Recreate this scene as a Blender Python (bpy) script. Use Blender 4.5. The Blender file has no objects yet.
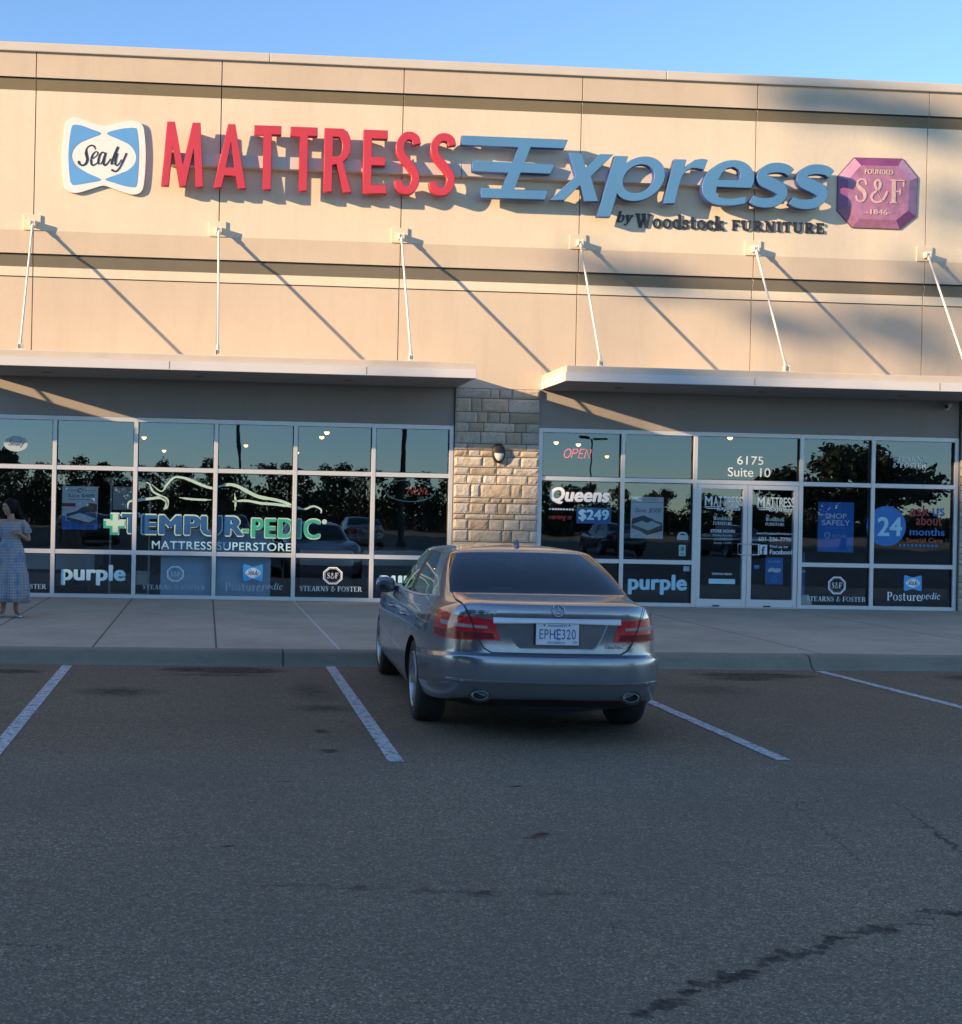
import bpy, bmesh, math, random
from mathutils import Vector, Matrix, noise
from mathutils.bvhtree import BVHTree
R = math.radians
C = bpy.context.scene.collection
sc = bpy.context.scene

# ------------------------------------------------------------------ camera, sky, sun, exposure
cam = bpy.data.cameras.new('camera'); co = bpy.data.objects.new('camera', cam); C.objects.link(co)
co.location = (0, -21.2953, 1.65)
co.rotation_euler = (Matrix.Rotation(-0.0695, 3, 'Z') @ Matrix.Rotation(R(90), 3, 'X') @ Matrix.Rotation(0.0204, 3, 'Z')).to_euler()
cam.sensor_fit = 'HORIZONTAL'; cam.sensor_width = 36.0
cam.lens = 1282.99 * 36.0 / 962
cam.shift_x = (481 - 295.448) / 962; cam.shift_y = -(512 - 510.73) / 962
cam.clip_start = 0.1; cam.clip_end = 2000
sc.camera = co
SUN = Vector((-2.65, -1.0, 0.71)).normalized()          # towards the sun
w = bpy.data.worlds.new('World'); sc.world = w; w.use_nodes = True
nt = w.node_tree; bg = nt.nodes['Background']
sky = nt.nodes.new('ShaderNodeTexSky'); sky.sky_type = 'NISHITA'; sky.sun_disc = False
sky.sun_elevation = math.asin(SUN.z); sky.sun_rotation = math.atan2(SUN.x, SUN.y)
sky.altitude = 1500; sky.air_density = 1.0; sky.dust_density = 0.0; sky.ozone_density = 3.2
nt.links.new(sky.outputs[0], bg.inputs[0]); bg.inputs[1].default_value = 0.15
sl = bpy.data.lights.new('sun', 'SUN'); sl.energy = 5.0; sl.angle = R(0.5); sl.color = (1.0, 0.71, 0.42)
so = bpy.data.objects.new('sun', sl); C.objects.link(so); so.location = SUN * 60
so.rotation_euler = SUN.to_track_quat('Z', 'Y').to_euler()
vs = sc.view_settings; vs.view_transform = 'Standard'; vs.look = 'None'; vs.gamma = 1; vs.exposure = 1.15
sc.render.engine = 'CYCLES'
sc.cycles.use_denoising = True
sc.cycles.max_bounces = 8; sc.cycles.transparent_max_bounces = 24
sc.cycles.sample_clamp_indirect = 6

# ------------------------------------------------------------------ materials
class N:
    """tiny node helper"""
    def __init__(s, name):
        s.m = bpy.data.materials.new(name); s.m.use_nodes = True
        s.t = s.m.node_tree; s.p = s.t.nodes['Principled BSDF']; s.out = s.t.nodes['Material Output']
    def n(s, typ, **kw):
        x = s.t.nodes.new('ShaderNode' + typ)
        for k, v in kw.items(): setattr(x, k, v)
        return x
    def l(s, a, b): s.t.links.new(a, b)
    def setp(s, key, v):
        i = s.p.inputs[key]
        if hasattr(v, 'links') or isinstance(v, bpy.types.NodeSocket): s.l(v, i)
        else: i.default_value = v
    def obj(s): 
        return s.n('TexCoord').outputs['Object']
    def geo(s): return s.n('NewGeometry').outputs['Position']
    def math(s, op, a, b=None, c=None, clamp=False):
        x = s.n('Math', operation=op); x.use_clamp = clamp
        for i, v in enumerate((a, b, c)):
            if v is None: continue
            if isinstance(v, bpy.types.NodeSocket): s.l(v, x.inputs[i])
            else: x.inputs[i].default_value = v
        return x.outputs[0]
    def noise(s, vec, scale, detail=4, rough=.55, dist=0):
        x = s.n('TexNoise'); s.l(vec, x.inputs['Vector'])
        x.inputs['Scale'].default_value = scale; x.inputs['Detail'].default_value = detail
        x.inputs['Roughness'].default_value = rough; x.inputs['Distortion'].default_value = dist
        return x.outputs['Fac']
    def vor(s, vec, scale, out='Color'):
        x = s.n('TexVoronoi'); s.l(vec, x.inputs['Vector']); x.inputs['Scale'].default_value = scale
        return x.outputs[out]
    def ramp(s, f, stops):
        x = s.n('ValToRGB'); s.l(f, x.inputs[0]); e = x.color_ramp.elements
        while len(e) < len(stops): e.new(.5)
        for q, (p, c) in zip(e, stops):
            q.position = p; q.color = (c, c, c, 1) if not hasattr(c, '__len__') else tuple(c) + (1,)
        return x.outputs[0]
    def mix(s, f, a, b, blend='MIX'):
        x = s.n('Mix', data_type='RGBA', blend_type=blend)
        for i, v in ((0, f), (6, a), (7, b)):
            if isinstance(v, bpy.types.NodeSocket): s.l(v, x.inputs[i])
            elif i == 0: x.inputs[0].default_value = v
            else: x.inputs[i].default_value = tuple(v) + (1,)
        return x.outputs[2]
    def bump(s, h, strength=.3, dist=.01):
        x = s.n('Bump'); s.l(h, x.inputs['Height']); x.inputs['Strength'].default_value = strength
        x.inputs['Distance'].default_value = dist; s.l(x.outputs[0], s.p.inputs['Normal'])

def simple(name, col, rough=.6, metal=0, coat=0, emit=None, es=0, spec=None, var=.06, vs_=3.0):
    a = N(name); v = a.geo()
    f = a.noise(v, vs_, 5)
    lo = [c * (1 - var) for c in col]; hi = [min(1, c * (1 + var)) for c in col]
    a.setp('Base Color', a.ramp(f, [(.3, lo), (.7, hi)]))
    a.setp('Roughness', rough); a.setp('Metallic', metal)
    if coat: a.setp('Coat Weight', coat); a.setp('Coat Roughness', .05)
    if spec is not None: a.setp('Specular IOR Level', spec)
    if emit: a.setp('Emission Color', tuple(emit) + (1,)); a.setp('Emission Strength', es)
    return a.m

def stucco(name, col, bumpy=.35):
    a = N(name); v = a.geo()
    big = a.noise(v, .5, 5, .6); fine = a.noise(v, 55, 3, .6)
    st = a.n('Mapping'); st.inputs['Scale'].default_value = (2.2, 2.2, .28); a.l(v, st.inputs[0])
    streak = a.noise(st.outputs[0], 1.6, 5, .6)
    c1 = a.ramp(big, [(.3, [c * .93 for c in col]), (.7, [min(1, c * 1.05) for c in col])])
    c2 = a.mix(a.ramp(streak, [(.50, 0.0), (.8, .32)]), c1, [c * .72 for c in col])
    mid = a.noise(v, 4.5, 6, .7, .4); c2 = a.mix(a.ramp(mid, [(.50, 0.0), (.75, .20)]), c2, [c * .80 for c in col])
    c3 = a.mix(a.ramp(fine, [(.3, .22), (.6, 0.0)]), c2, [c * .6 for c in col])
    a.setp('Base Color', c3); a.setp('Roughness', .9); a.setp('Specular IOR Level', .2)
    a.bump(fine, bumpy, .004)
    return a.m

M = {}
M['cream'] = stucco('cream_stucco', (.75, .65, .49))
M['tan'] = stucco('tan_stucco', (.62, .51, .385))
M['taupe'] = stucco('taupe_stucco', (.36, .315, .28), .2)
M['chamfer'] = stucco('shaded_tan_stucco', (.21, .188, .140))  # lower sloping strip: its dimness under grazing sun is put into the colour
M['chamfer_l'] = stucco('shaded_olive_stucco', (.24, .198, .122))  # upper sloping strip, darkened in colour for the grazing sun
M['coping'] = simple('coping_metal', (.60, .54, .45), .5, var=.03)
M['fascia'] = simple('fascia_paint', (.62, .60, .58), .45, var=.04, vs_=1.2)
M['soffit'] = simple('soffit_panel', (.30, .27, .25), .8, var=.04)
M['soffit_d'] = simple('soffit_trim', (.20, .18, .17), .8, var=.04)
M['deck'] = simple('canopy_flashing', (.58, .50, .40), .6)
M['rod'] = simple('painted_steel', (.72, .68, .60), .45)
M['groove'] = simple('joint_sealant', (.20, .17, .135), .9)
M['groove_d'] = simple('dark_reveal', (.085, .075, .06), .9)
M['alu'] = simple('anodised_aluminium', (.62, .62, .62), .38, .35, var=.03)
M['gasket'] = simple('black_gasket', (.02, .02, .02), .6)
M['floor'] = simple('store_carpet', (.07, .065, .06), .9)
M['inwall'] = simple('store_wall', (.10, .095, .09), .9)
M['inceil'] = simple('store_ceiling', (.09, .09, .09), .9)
M['red'] = simple('red_acrylic', (.56, .035, .05), .38, coat=.3, var=.05, vs_=1.0)
M['red_side'] = simple('red_return', (.36, .02, .035), .5)
M['blue'] = simple('blue_acrylic', (.085, .235, .42), .38, coat=.3, var=.05, vs_=1.0)
M['blue_side'] = simple('dark_blue_return', (.03, .055, .20), .5)
M['raceway'] = simple('raceway_paint', (.60, .52, .46), .6)
M['black'] = simple('black_letter', (.025, .027, .035), .45)
M['signwhite'] = simple('sign_white', (.82, .78, .72), .45, coat=.2, var=.03)
M['signblue'] = simple('sign_light_blue', (.115, .34, .66), .45, coat=.2, var=.05)
M['signedge'] = simple('sign_return', (.45, .42, .38), .5)
M['purple'] = simple('faded_purple', (.40, .17, .27), .4, coat=.3, var=.22, vs_=7)
M['purple_shade'] = simple('shaded_purple_bevel', (.22, .06, .17), .4, coat=.3, var=.15, vs_=5)  # rim facets with shade put into their colour
M['purple_highlight'] = simple('highlight_purple_bevel', (.56, .30, .42), .4, coat=.3, var=.15, vs_=5)  # rim facets with a highlight put into their colour
M['plaque'] = simple('plaque_letter', (.62, .45, .40), .5, var=.15, vs_=20)
M['plaque_e'] = simple('plaque_edge', (.12, .05, .10), .5)
M['vwhite'] = simple('white_vinyl', (.92, .92, .92), .5, var=.02)
M['vgrey'] = simple('frosted_vinyl', (.68, .77, .78), .6, var=.03)
M['vdim'] = simple('etched_vinyl', (.36, .45, .47), .6, var=.03)
M['vteal'] = simple('pale_teal_vinyl', (.40, .66, .76), .5, var=.02)
M['vblue'] = simple('blue_vinyl', (.010, .075, .22), .5)
M['vgreen'] = simple('green_vinyl', (.02, .30, .20), .5)
M['vmint'] = simple('mint_vinyl', (.36, .52, .46), .5)
M['vred'] = simple('red_vinyl', (.36, .035, .04), .5)
M['vorange'] = simple('orange_vinyl', (.42, .09, .02), .5)
M['vsky'] = simple('sky_blue_vinyl', (.08, .42, .78), .5)
M['vbright'] = simple('bright_blue_vinyl', (.02, .17, .48), .5)
M['pblue'] = simple('blue_poster_paper', (.03, .22, .66), .6)
M['pgrey'] = simple('grey_poster_paper', (.78, .82, .86), .6)
M['pdark'] = simple('poster_dark_ink', (.10, .12, .17), .6)
M['pbrown'] = simple('poster_brown_ink', (.22, .15, .12), .6)
M['panel'] = simple('pale_blue_board', (.48, .66, .86), .7)
M['bed'] = simple('mattress_fabric', (.62, .64, .66), .9)
M['bedbase'] = simple('bed_base_fabric', (.06, .06, .07), .9)
M['rack'] = simple('rack_metal', (.45, .50, .47), .5)
M['bulb'] = simple('warm_bulb', (1, .7, .35), .5, emit=(1, .50, .16), es=2.6)
M['housing'] = simple('lamp_housing', (.05, .05, .05), .5)
M['neon_red'] = simple('red_neon', (.9, .1, .1), .4, emit=(1, .10, .08), es=.55)
M['reflect_squiggle'] = simple('red_reflection_glow', (.5, .05, .06), .4, emit=(1, .12, .10), es=.10)
M['reflect_oval'] = simple('pale_reflection_glow', (.16, .32, .36), .4, emit=(.3, .7, .8), es=.02)
M['lampmetal'] = simple('bronze_lamp', (.035, .03, .028), .45, .5)
M['lampglass'] = simple('frosted_lamp_glass', (.66, .62, .55), .5)
M['cammetal'] = simple('camera_housing', (.55, .55, .55), .35)

def glass(name, tint, refl, rtint=(.78, .90, .88)):
    a = N(name); a.t.nodes.remove(a.p)
    tr = a.n('BsdfTransparent'); tr.inputs[0].default_value = tuple(tint) + (1,)
    gl = a.n('BsdfGlossy'); gl.inputs['Color'].default_value = tuple(rtint) + (1,); gl.inputs['Roughness'].default_value = 0.0
    v = a.geo(); wob = a.noise(v, 1.1, 2)
    b = a.n('Bump'); b.inputs['Strength'].default_value = .065; b.inputs['Distance'].default_value = .02
    a.l(wob, b.inputs['Height']); a.l(b.outputs[0], gl.inputs['Normal'])
    lw = a.n('Fresnel'); lw.inputs[0].default_value = 1.5
    f = a.math('ADD', a.math('MULTIPLY', lw.outputs[0], 1.0), refl, clamp=True)
    mx = a.n('MixShader'); a.l(f, mx.inputs[0]); a.l(tr.outputs[0], mx.inputs[1]); a.l(gl.outputs[0], mx.inputs[2])
    a.l(mx.outputs[0], a.out.inputs[0]); return a.m
M['glass'] = glass('storefront_glass', (.90, .93, .93), .105, (.68, .84, .96))

# asphalt with stains of their own
def asphalt():
    a = N('worn_asphalt'); v = a.geo()
    agg = a.vor(v, 130); sep = a.n('SeparateColor'); a.l(agg, sep.inputs[0])
    fine = a.noise(v, 160, 3, .7); mid = a.noise(v, 9, 6, .7); big = a.noise(v, .55, 5, .6)
    col = a.ramp(sep.outputs[0], [(0, (.122, .087, .054)), (.40, (.268, .196, .124)), (.78, (.39, .294, .188)), (.92, (.55, .43, .29)), (1, (.72, .60, .43))])
    col = a.mix(a.ramp(fine, [(.35, .55), (.62, 0.0)]), col, (.062, .049, .038))
    mot = a.noise(v, 34, 4, .7); col = a.mix(a.ramp(mot, [(.40, .0), (.68, .55)]), col, (.10, .076, .055)); col = a.mix(a.ramp(mid, [(.42, .0), (.72, .5)]), col, (.14, .107, .078))
    col = a.mix(a.ramp(big, [(.38, .35), (.65, 0.0)]), col, (.128, .101, .076))
    sx = a.n('SeparateXYZ'); a.l(v, sx.inputs[0])
    # the stalls are older and browner than the lane, with a ragged edge
    edge = a.math('ADD', sx.outputs[1], a.math('MULTIPLY', a.noise(v, 1.5, 4), .5))
    stall = a.math('MULTIPLY', a.math('SMOOTH_MIN', a.math('MAXIMUM', a.math('ADD', edge, 12.75), 0), 1, .1), 1.0)
    col = a.mix(stall, col, (.92, .85, .80), 'MULTIPLY')
    dn = a.n('TexNoise'); a.l(v, dn.inputs['Vector']); dn.inputs['Scale'].default_value = 13; dn.inputs['Detail'].default_value = 5
    wv = a.n('VectorMath', operation='MULTIPLY_ADD'); a.l(dn.outputs['Color'], wv.inputs[0])
    wv.inputs[1].default_value = (.16, .16, 0); a.l(v, wv.inputs[2])
    tot = None
    S = [(.30, -8.12, .50, .26, .95), (-.15, -8.1, .3, .2, .7), (.15, -8.5, .5, .12, .4), (-1.9, -8.4, .3, .16, .8), (-2.2, -8.9, .2, .1, .6), (-.75, -9.75, .36, .28, .45), (1.02, -10.6, .28, .2, .4), (1.0, -9.6, .2, .6, .3), (5.85, -8.05, .62, .22, .95), (5.6, -8.35, .4, .15, .6), (4.9, -9.2, .5, .4, .25), (8.4, -8.1, .5, .3, .7),
         (1.22, -15.78, .10, .05, .40), (1.02, -15.74, .1, .04, .35), (.7, -15.70, .16, .03, .28), (.4, -15.66, .2, .03, .25), (1.55, -15.78, .12, .03, .32), (1.75, -15.78, .1, .03, .22),
         (1.56, -17.06, .05, .035, .9), (1.63, -17.02, .06, .04, .95), (1.71, -16.93, .045, .03, .9), (1.79, -16.86, .065, .03, .95), (1.94, -16.78, .075, .05, .95), (2.02, -16.74, .05, .03, .9), (2.16, -16.62, .06, .035, .95), (2.27, -16.56, .075, .045, .95), (2.36, -16.52, .05, .03, .9), (2.47, -16.42, .05, .03, .9), (2.52, -16.38, .04, .03, .8), (2.74, -16.28, .085, .045, .95), (2.64, -16.31, .06, .025, .8), (2.94, -16.2, .05, .02, .6), (3.16, -16.05, .11, .035, .9), (2.08, -16.68, .04, .03, .6), (2.58, -16.36, .05, .02, .6), (2.84, -16.24, .05, .02, .5), (3.04, -16.12, .05, .02, .4), (1.49, -17.12, .05, .03, .9), (1.88, -16.83, .04, .03, .7), (2.41, -16.47, .04, .02, .7), (.88, -12.5, .07, .08, .7), (.9, -11.7, .06, .1, .5), (1.9, -13.6, .05, .03, .6), (.5, -13.5, .05, .03, .6), (.15, -15.0, .06, .02, .6), (2.9, -11.2, .8, .9, .35)]
    for x, y, rx, ry, s in S:
        d = a.n('VectorMath', operation='SUBTRACT'); a.l(wv.outputs[0], d.inputs[0]); d.inputs[1].default_value = (x + .08, y + .08, 0)
        d2 = a.n('VectorMath', operation='MULTIPLY'); a.l(d.outputs[0], d2.inputs[0]); d2.inputs[1].default_value = (1 / rx, 1 / ry, 0)
        ln = a.n('VectorMath', operation='LENGTH'); a.l(d2.outputs[0], ln.inputs[0])
        f = a.math('MULTIPLY', a.math('SUBTRACT', 1.25, ln.outputs['Value'], clamp=True), s * 2.2, clamp=True)
        tot = f if tot is None else a.math('MAXIMUM', tot, f)
    tot = a.math('MULTIPLY', tot, a.ramp(mid, [(.3, .35), (.6, 1.0)]))
    col = a.mix(a.math('MULTIPLY', tot, .95), col, (.014, .011, .009))
    # a few hairline cracks
    cr = a.n('TexVoronoi', feature='DISTANCE_TO_EDGE'); a.l(wv.outputs[0], cr.inputs['Vector']); cr.inputs['Scale'].default_value = .38
    ck = a.math('MULTIPLY', a.math('LESS_THAN', cr.outputs[0], .0010), a.ramp(a.noise(v, .35, 3), [(.5, 0.0), (.62, .7)]))
    col = a.mix(ck, col, (.02, .018, .018))
    a.setp('Base Color', col); a.setp('Roughness', .88); a.setp('Specular IOR Level', .3)
    h = a.math('ADD', a.math('MULTIPLY', fine, .5), sep.outputs[0]); a.bump(h, .55, .004)
    return a.m
M['asphalt'] = asphalt()

def paintline():
    a = N('worn_road_paint'); v = a.geo()
    n1 = a.noise(v, 14, 6, .7); n2 = a.noise(v, 120, 2, .6)
    f = a.math('MULTIPLY', a.ramp(n1, [(.36, .85), (.52, 0.0)]), 1.0)
    f = a.math('ADD', f, a.ramp(n2, [(.34, .75), (.52, 0.0)]), clamp=True)
    a.setp('Base Color', a.mix(f, (.58, .58, .57), (.12, .118, .115))); a.setp('Roughness', .8)
    a.bump(n2, .3, .003); return a.m
M['paintline'] = paintline()

def concrete(name, col, joints=(), white=(), yj=()):
    a = N(name); v = a.geo(); sx = a.n('SeparateXYZ'); a.l(v, sx.inputs[0])
    big = a.noise(v, .7, 6, .65); fine = a.noise(v, 70, 3, .6); mid = a.noise(v, 5, 5, .65)
    c = a.ramp(big, [(.3, [q * .80 for q in col]), (.7, [q * 1.1 for q in col])])
    c = a.mix(a.ramp(mid, [(.5, 0.0), (.78, .38)]), c, [q * .6 for q in col])
    c = a.mix(a.ramp(fine, [(.3, .25), (.5, 0.0)]), c, [q * .5 for q in col])
    sp = a.n('TexVoronoi'); a.l(v, sp.inputs['Vector']); sp.inputs['Scale'].default_value = 2.3; sp.inputs['Randomness'].default_value = 1
    c = a.mix(a.math('MULTIPLY', a.math('LESS_THAN', sp.outputs['Distance'], .055), .55), c, [q * .35 for q in col])
    scf = a.n('Mapping'); scf.inputs['Scale'].default_value = (.5, 3, 3); a.l(v, scf.inputs[0]); c = a.mix(a.ramp(a.noise(scf.outputs[0], 3, 6, .7), [(.55, 0.0), (.75, .45)]), c, [q * .45 for q in col])
    for x in joints:
        f = a.math('LESS_THAN', a.math('ABSOLUTE', a.math('SUBTRACT', sx.outputs[0], x)), .011)
        c = a.mix(a.math('MULTIPLY', f, .8), c, (.03, .028, .026))
    for y in yj:
        f = a.math('LESS_THAN', a.math('ABSOLUTE', a.math('SUBTRACT', sx.outputs[1], y)), .011)
        c = a.mix(a.math('MULTIPLY', f, .7), c, (.04, .037, .034))
    for x in white:
        f = a.math('LESS_THAN', a.math('ABSOLUTE', a.math('SUBTRACT', sx.outputs[0], x)), .014)
        c = a.mix(a.math('MULTIPLY', f, .8), c, (.6, .58, .55))
    a.setp('Base Color', c); a.setp('Roughness', .88); a.setp('Specular IOR Level', .3); a.bump(fine, .3, .003)
    return a.m
M['sidewalk'] = concrete('sidewalk_concrete', (.46, .38, .285), (-5.2, -3.85, -2.52, -1.18, .14, 4.2, 7.0, 9.8, 12.6), (1.48,))
M['kerb'] = concrete('kerb_concrete', (.26, .215, .155), (-3.6, .85, 6.75, 11.2))

def stone_mat():
    a = N('rough_limestone'); v = a.geo()
    at = a.n('Attribute'); at.attribute_name = 'tint'
    n1 = a.noise(v, 9, 6, .65); n2 = a.noise(v, 60, 4, .6)
    c = a.mix(a.ramp(n1, [(.45, 0.0), (.72, .5)]), at.outputs['Color'], (.40, .27, .15))
    c = a.mix(a.ramp(n2, [(.32, .45), (.55, 0.0)]), c, (.16, .13, .10))
    a.setp('Base Color', c); a.setp('Roughness', .92); a.setp('Specular IOR Level', .2)
    a.bump(a.math('ADD', n1, a.math('MULTIPLY', n2, .5)), .5, .015); return a.m
M['stone'] = stone_mat()
M['mortar'] = simple('mortar', (.17, .15, .125), .95)

def leafmat(name, lo, hi):
    a = N(name); v = a.geo(); f = a.noise(v, .9, 4)
    a.setp('Base Color', a.ramp(f, [(.3, lo), (.7, hi)])); a.setp('Roughness', .7); return a.m
M['leaf'] = leafmat('dark_foliage', (.018, .030, .012), (.05, .075, .028))
M['bark'] = simple('bark', (.07, .055, .042), .9)
M['pole'] = simple('bronze_pole', (.03, .028, .026), .5)

# ------------------------------------------------------------------ mesh helpers
class MB:
    def __init__(s): s.v = []; s.f = []; s.mi = []; s.sm = []
    def add(s, vs_, fs, mi=0, smooth=False):
        o = len(s.v); s.v += [tuple(q) for q in vs_]
        for f in fs: s.f.append(tuple(o + i for i in f)); s.mi.append(mi); s.sm.append(smooth)
        return s
    def box(s, x0, x1, y0, y1, z0, z1, mi=0):
        v = [(x, y, z) for x in (x0, x1) for y in (y0, y1) for z in (z0, z1)]
        return s.add(v, [(0, 1, 3, 2), (4, 6, 7, 5), (0, 4, 5, 1), (2, 3, 7, 6), (0, 2, 6, 4), (1, 5, 7, 3)], mi)
    def prism(s, pts, axis, a, b, mi=0):
        """extrude 2D polygon along axis ('x': pts are (y,z); 'y': (x,z); 'z': (x,y))"""
        n = len(pts)
        def P(p, t): return {'x': (t, p[0], p[1]), 'y': (p[0], t, p[1]), 'z': (p[0], p[1], t)}[axis]
        v = [P(p, a) for p in pts] + [P(p, b) for p in pts]
        f = [(i, (i + 1) % n, n + (i + 1) % n, n + i) for i in range(n)] + [tuple(range(n))[::-1], tuple(range(n, 2 * n))]
        return s.add(v, f, mi)
    def tube(s, pts, r, n=10, mi=0, caps=True):
        pts = [Vector(p) for p in pts]; rs = r if hasattr(r, '__len__') else [r] * len(pts)
        vs_ = []; up = Vector((0, 0, 1))
        for i, p in enumerate(pts):
            d = (pts[min(i + 1, len(pts) - 1)] - pts[max(i - 1, 0)]).normalized()
            u = d.cross(up if abs(d.z) < .95 else Vector((1, 0, 0))).normalized(); q = u.cross(d)
            for k in range(n):
                t = 2 * math.pi * k / n; vs_.append(p + (u * math.cos(t) + q * math.sin(t)) * rs[i])
        f = []
        for i in range(len(pts) - 1):
            for k in range(n):
                a = i * n + k; b = i * n + (k + 1) % n; f.append((a, b, b + n, a + n))
        s.add(vs_, f, mi, True)
        if caps:
            s.add(vs_[:n], [tuple(range(n))[::-1]], mi); s.add(vs_[-n:], [tuple(range(n))], mi)
        return s
    def lathe(s, prof, c, axis='z', n=24, mi=0, sx=1, sy=1):
        """prof: (radius, along)"""
        vs_ = []
        for r, t in prof:
            for k in range(n):
                a = 2 * math.pi * k / n; x = r * math.cos(a) * sx; y = r * math.sin(a) * sy
                vs_.append({'z': (c[0] + x, c[1] + y, c[2] + t), 'y': (c[0] + x, c[1] + t, c[2] + y), 'x': (c[0] + t, c[1] + x, c[2] + y)}[axis])
        f = [(i * n + k, i * n + (k + 1) % n, (i + 1) * n + (k + 1) % n, (i + 1) * n + k) for i in range(len(prof) - 1) for k in range(n)]
        return s.add(vs_, f, mi, True)
    def build(s, name, mats, parent=None, bevel=0, fixn=True):
        me = bpy.data.meshes.new(name); me.from_pydata(s.v, [], s.f)
        mats = mats if isinstance(mats, (list, tuple)) else [mats]
        for m in mats: me.materials.append(m)
        me.polygons.foreach_set('material_index', s.mi); me.polygons.foreach_set('use_smooth', s.sm)
        if fixn or bevel:
            b = bmesh.new(); b.from_mesh(me)
            if bevel:
                bmesh.ops.remove_doubles(b, verts=b.verts, dist=1e-5)
            bmesh.ops.recalc_face_normals(b, faces=b.faces)
            if bevel: bmesh.ops.bevel(b, geom=list(b.edges), offset=bevel, segments=2, affect='EDGES', profile=.6, clamp_overlap=True)
            b.to_mesh(me); b.free()
        me.update(); return link(name, me, parent)

def link(name, me, parent=None):
    o = bpy.data.objects.new(name, me); C.objects.link(o)
    if parent is not None: o.parent = parent
    return o
def tag(o, label=None, cat=None, group=None, kind=None):
    for k, v in (('label', label), ('category', cat), ('group', group), ('kind', kind)):
        if v: o[k] = v
    return o
def thing(name, label, cat, loc=(0, 0, 0), group=None, rz=0):
    o = bpy.data.objects.new(name, None); C.objects.link(o); o.location = loc; o.rotation_euler = (0, 0, rz)
    o.empty_display_size = .2
    return tag(o, label, cat, group)
def struct(o): o['kind'] = 'structure'; return o
def copy_tree(o, parent=None):
    c = o.copy(); C.objects.link(c)
    if parent is not None: c.parent = parent
    for ch in list(o.children): copy_tree(ch, c)
    return c

# --- flat outlines and lettering; made in (x, z) on a wall, front facing -Y
TOW = Matrix(((1, 0, 0, 0), (0, 0, -1, 0), (0, 1, 0, 0), (0, 0, 0, 1)))
def curve_mesh(splines, depth, bevel=0.0, fat=0.0):
    cu = bpy.data.curves.new('c', 'CURVE'); cu.dimensions = '2D'; cu.fill_mode = 'BOTH'
    cu.extrude = depth / 2; cu.bevel_depth = bevel; cu.bevel_resolution = 1
    cu.offset = fat - bevel
    for pts in splines:
        sp = cu.splines.new('POLY'); sp.points.add(len(pts) - 1); sp.use_cyclic_u = True
        for q, p in zip(sp.points, pts): q.co = (p[0], p[1], 0, 1)
    return _curve_to_mesh(cu)
def _curve_to_mesh(cu):
    ob = bpy.data.objects.new('c', cu); C.objects.link(ob)
    dg = bpy.context.evaluated_depsgraph_get(); dg.update()
    me = bpy.data.meshes.new_from_object(ob.evaluated_get(dg), depsgraph=dg)
    bpy.data.objects.remove(ob); 
    me.materials.clear()
    return me
def text_mesh(txt, depth=.002, bold=0.0, shear=0.0, bevel=0.0, spacing=1.0):
    """heavier weights are laid up from shifted copies: a large curve offset folds over itself"""
    if bold <= .004: return _text(txt, depth, 0, shear, bevel, spacing)
    me = _text(txt, depth, 0, shear, bevel, spacing + bold * .9); b = bold; vs_ = []; fs = []
    for k, (dx, dy) in enumerate(((0, 0), (-b, 0), (b, 0), (-b * .6, b * .6), (b * .6, b * .6), (b * .6, -b * .6), (-b * .6, -b * .6))):
        o = len(vs_); vs_ += [(v.co.x + dx, v.co.y + dy, v.co.z + k * depth * .25) for v in me.vertices]
        fs += [tuple(o + i for i in p.vertices) for p in me.polygons]
    bpy.data.meshes.remove(me); m = bpy.data.meshes.new('text'); m.from_pydata(vs_, [], fs); m.update(); return m
def _text(txt, depth=.002, bold=0.0, shear=0.0, bevel=0.0, spacing=1.0):
    cu = bpy.data.curves.new('t', 'FONT'); cu.body = txt; cu.size = 1; cu.extrude = depth; cu.offset = bold; cu.shear = shear
    cu.bevel_depth = bevel; cu.space_character = spacing; cu.resolution_u = 6
    return _curve_to_mesh(cu)
def bounds(me):
    xs = [v.co.x for v in me.vertices]; ys = [v.co.y for v in me.vertices]
    return min(xs), max(xs), min(ys), max(ys)
def place_flat(me, name, box, y, depth, mats, parent, side=None):
    """fit a flat XY mesh to box=(cx, cz, w, h) on a wall, its back at y and its front at y - depth"""
    x0, x1, y0, y1 = bounds(me); zs = [v.co.z for v in me.vertices]; za, zb = min(zs), max(zs)
    cx, cz, w_, h_ = box; kx = w_ / max(x1 - x0, 1e-6); ky = h_ / max(y1 - y0, 1e-6); kz = depth / max(zb - za, 1e-6)
    for v in me.vertices:
        v.co = ((v.co.x - (x0 + x1) / 2) * kx + cx, y - (v.co.z - za) * kz, (v.co.y - (y0 + y1) / 2) * ky + cz)
    mats = mats if isinstance(mats, (list, tuple)) else [mats]
    for m in mats: me.materials.append(m)
    if len(mats) > 1:
        for p in me.polygons: p.material_index = 0 if p.normal.y < -.7 else 1
    me.update(); 
    if len(mats) > 1:
        for p in me.polygons: p.material_index = 0 if p.normal.y < -.7 else 1
    return link(name, me, parent)
def outline(pts_list, name, y, depth, mats, parent, bevel=0.0):
    """closed outlines given in world (x, z)"""
    me = curve_mesh(pts_list, max(depth, 1e-4), bevel)
    zs = [v.co.z for v in me.vertices]; za, zb = min(zs), max(zs); kz = depth / max(zb - za, 1e-6)
    for v in me.vertices: v.co = (v.co.x, y - (v.co.z - za) * kz, v.co.y)
    mats = mats if isinstance(mats, (list, tuple)) else [mats]
    for m in mats: me.materials.append(m)
    me.update()
    if len(mats) > 1:
        for p in me.polygons: p.material_index = 0 if p.normal.y < -.7 else 1
    return link(name, me, parent)
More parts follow.
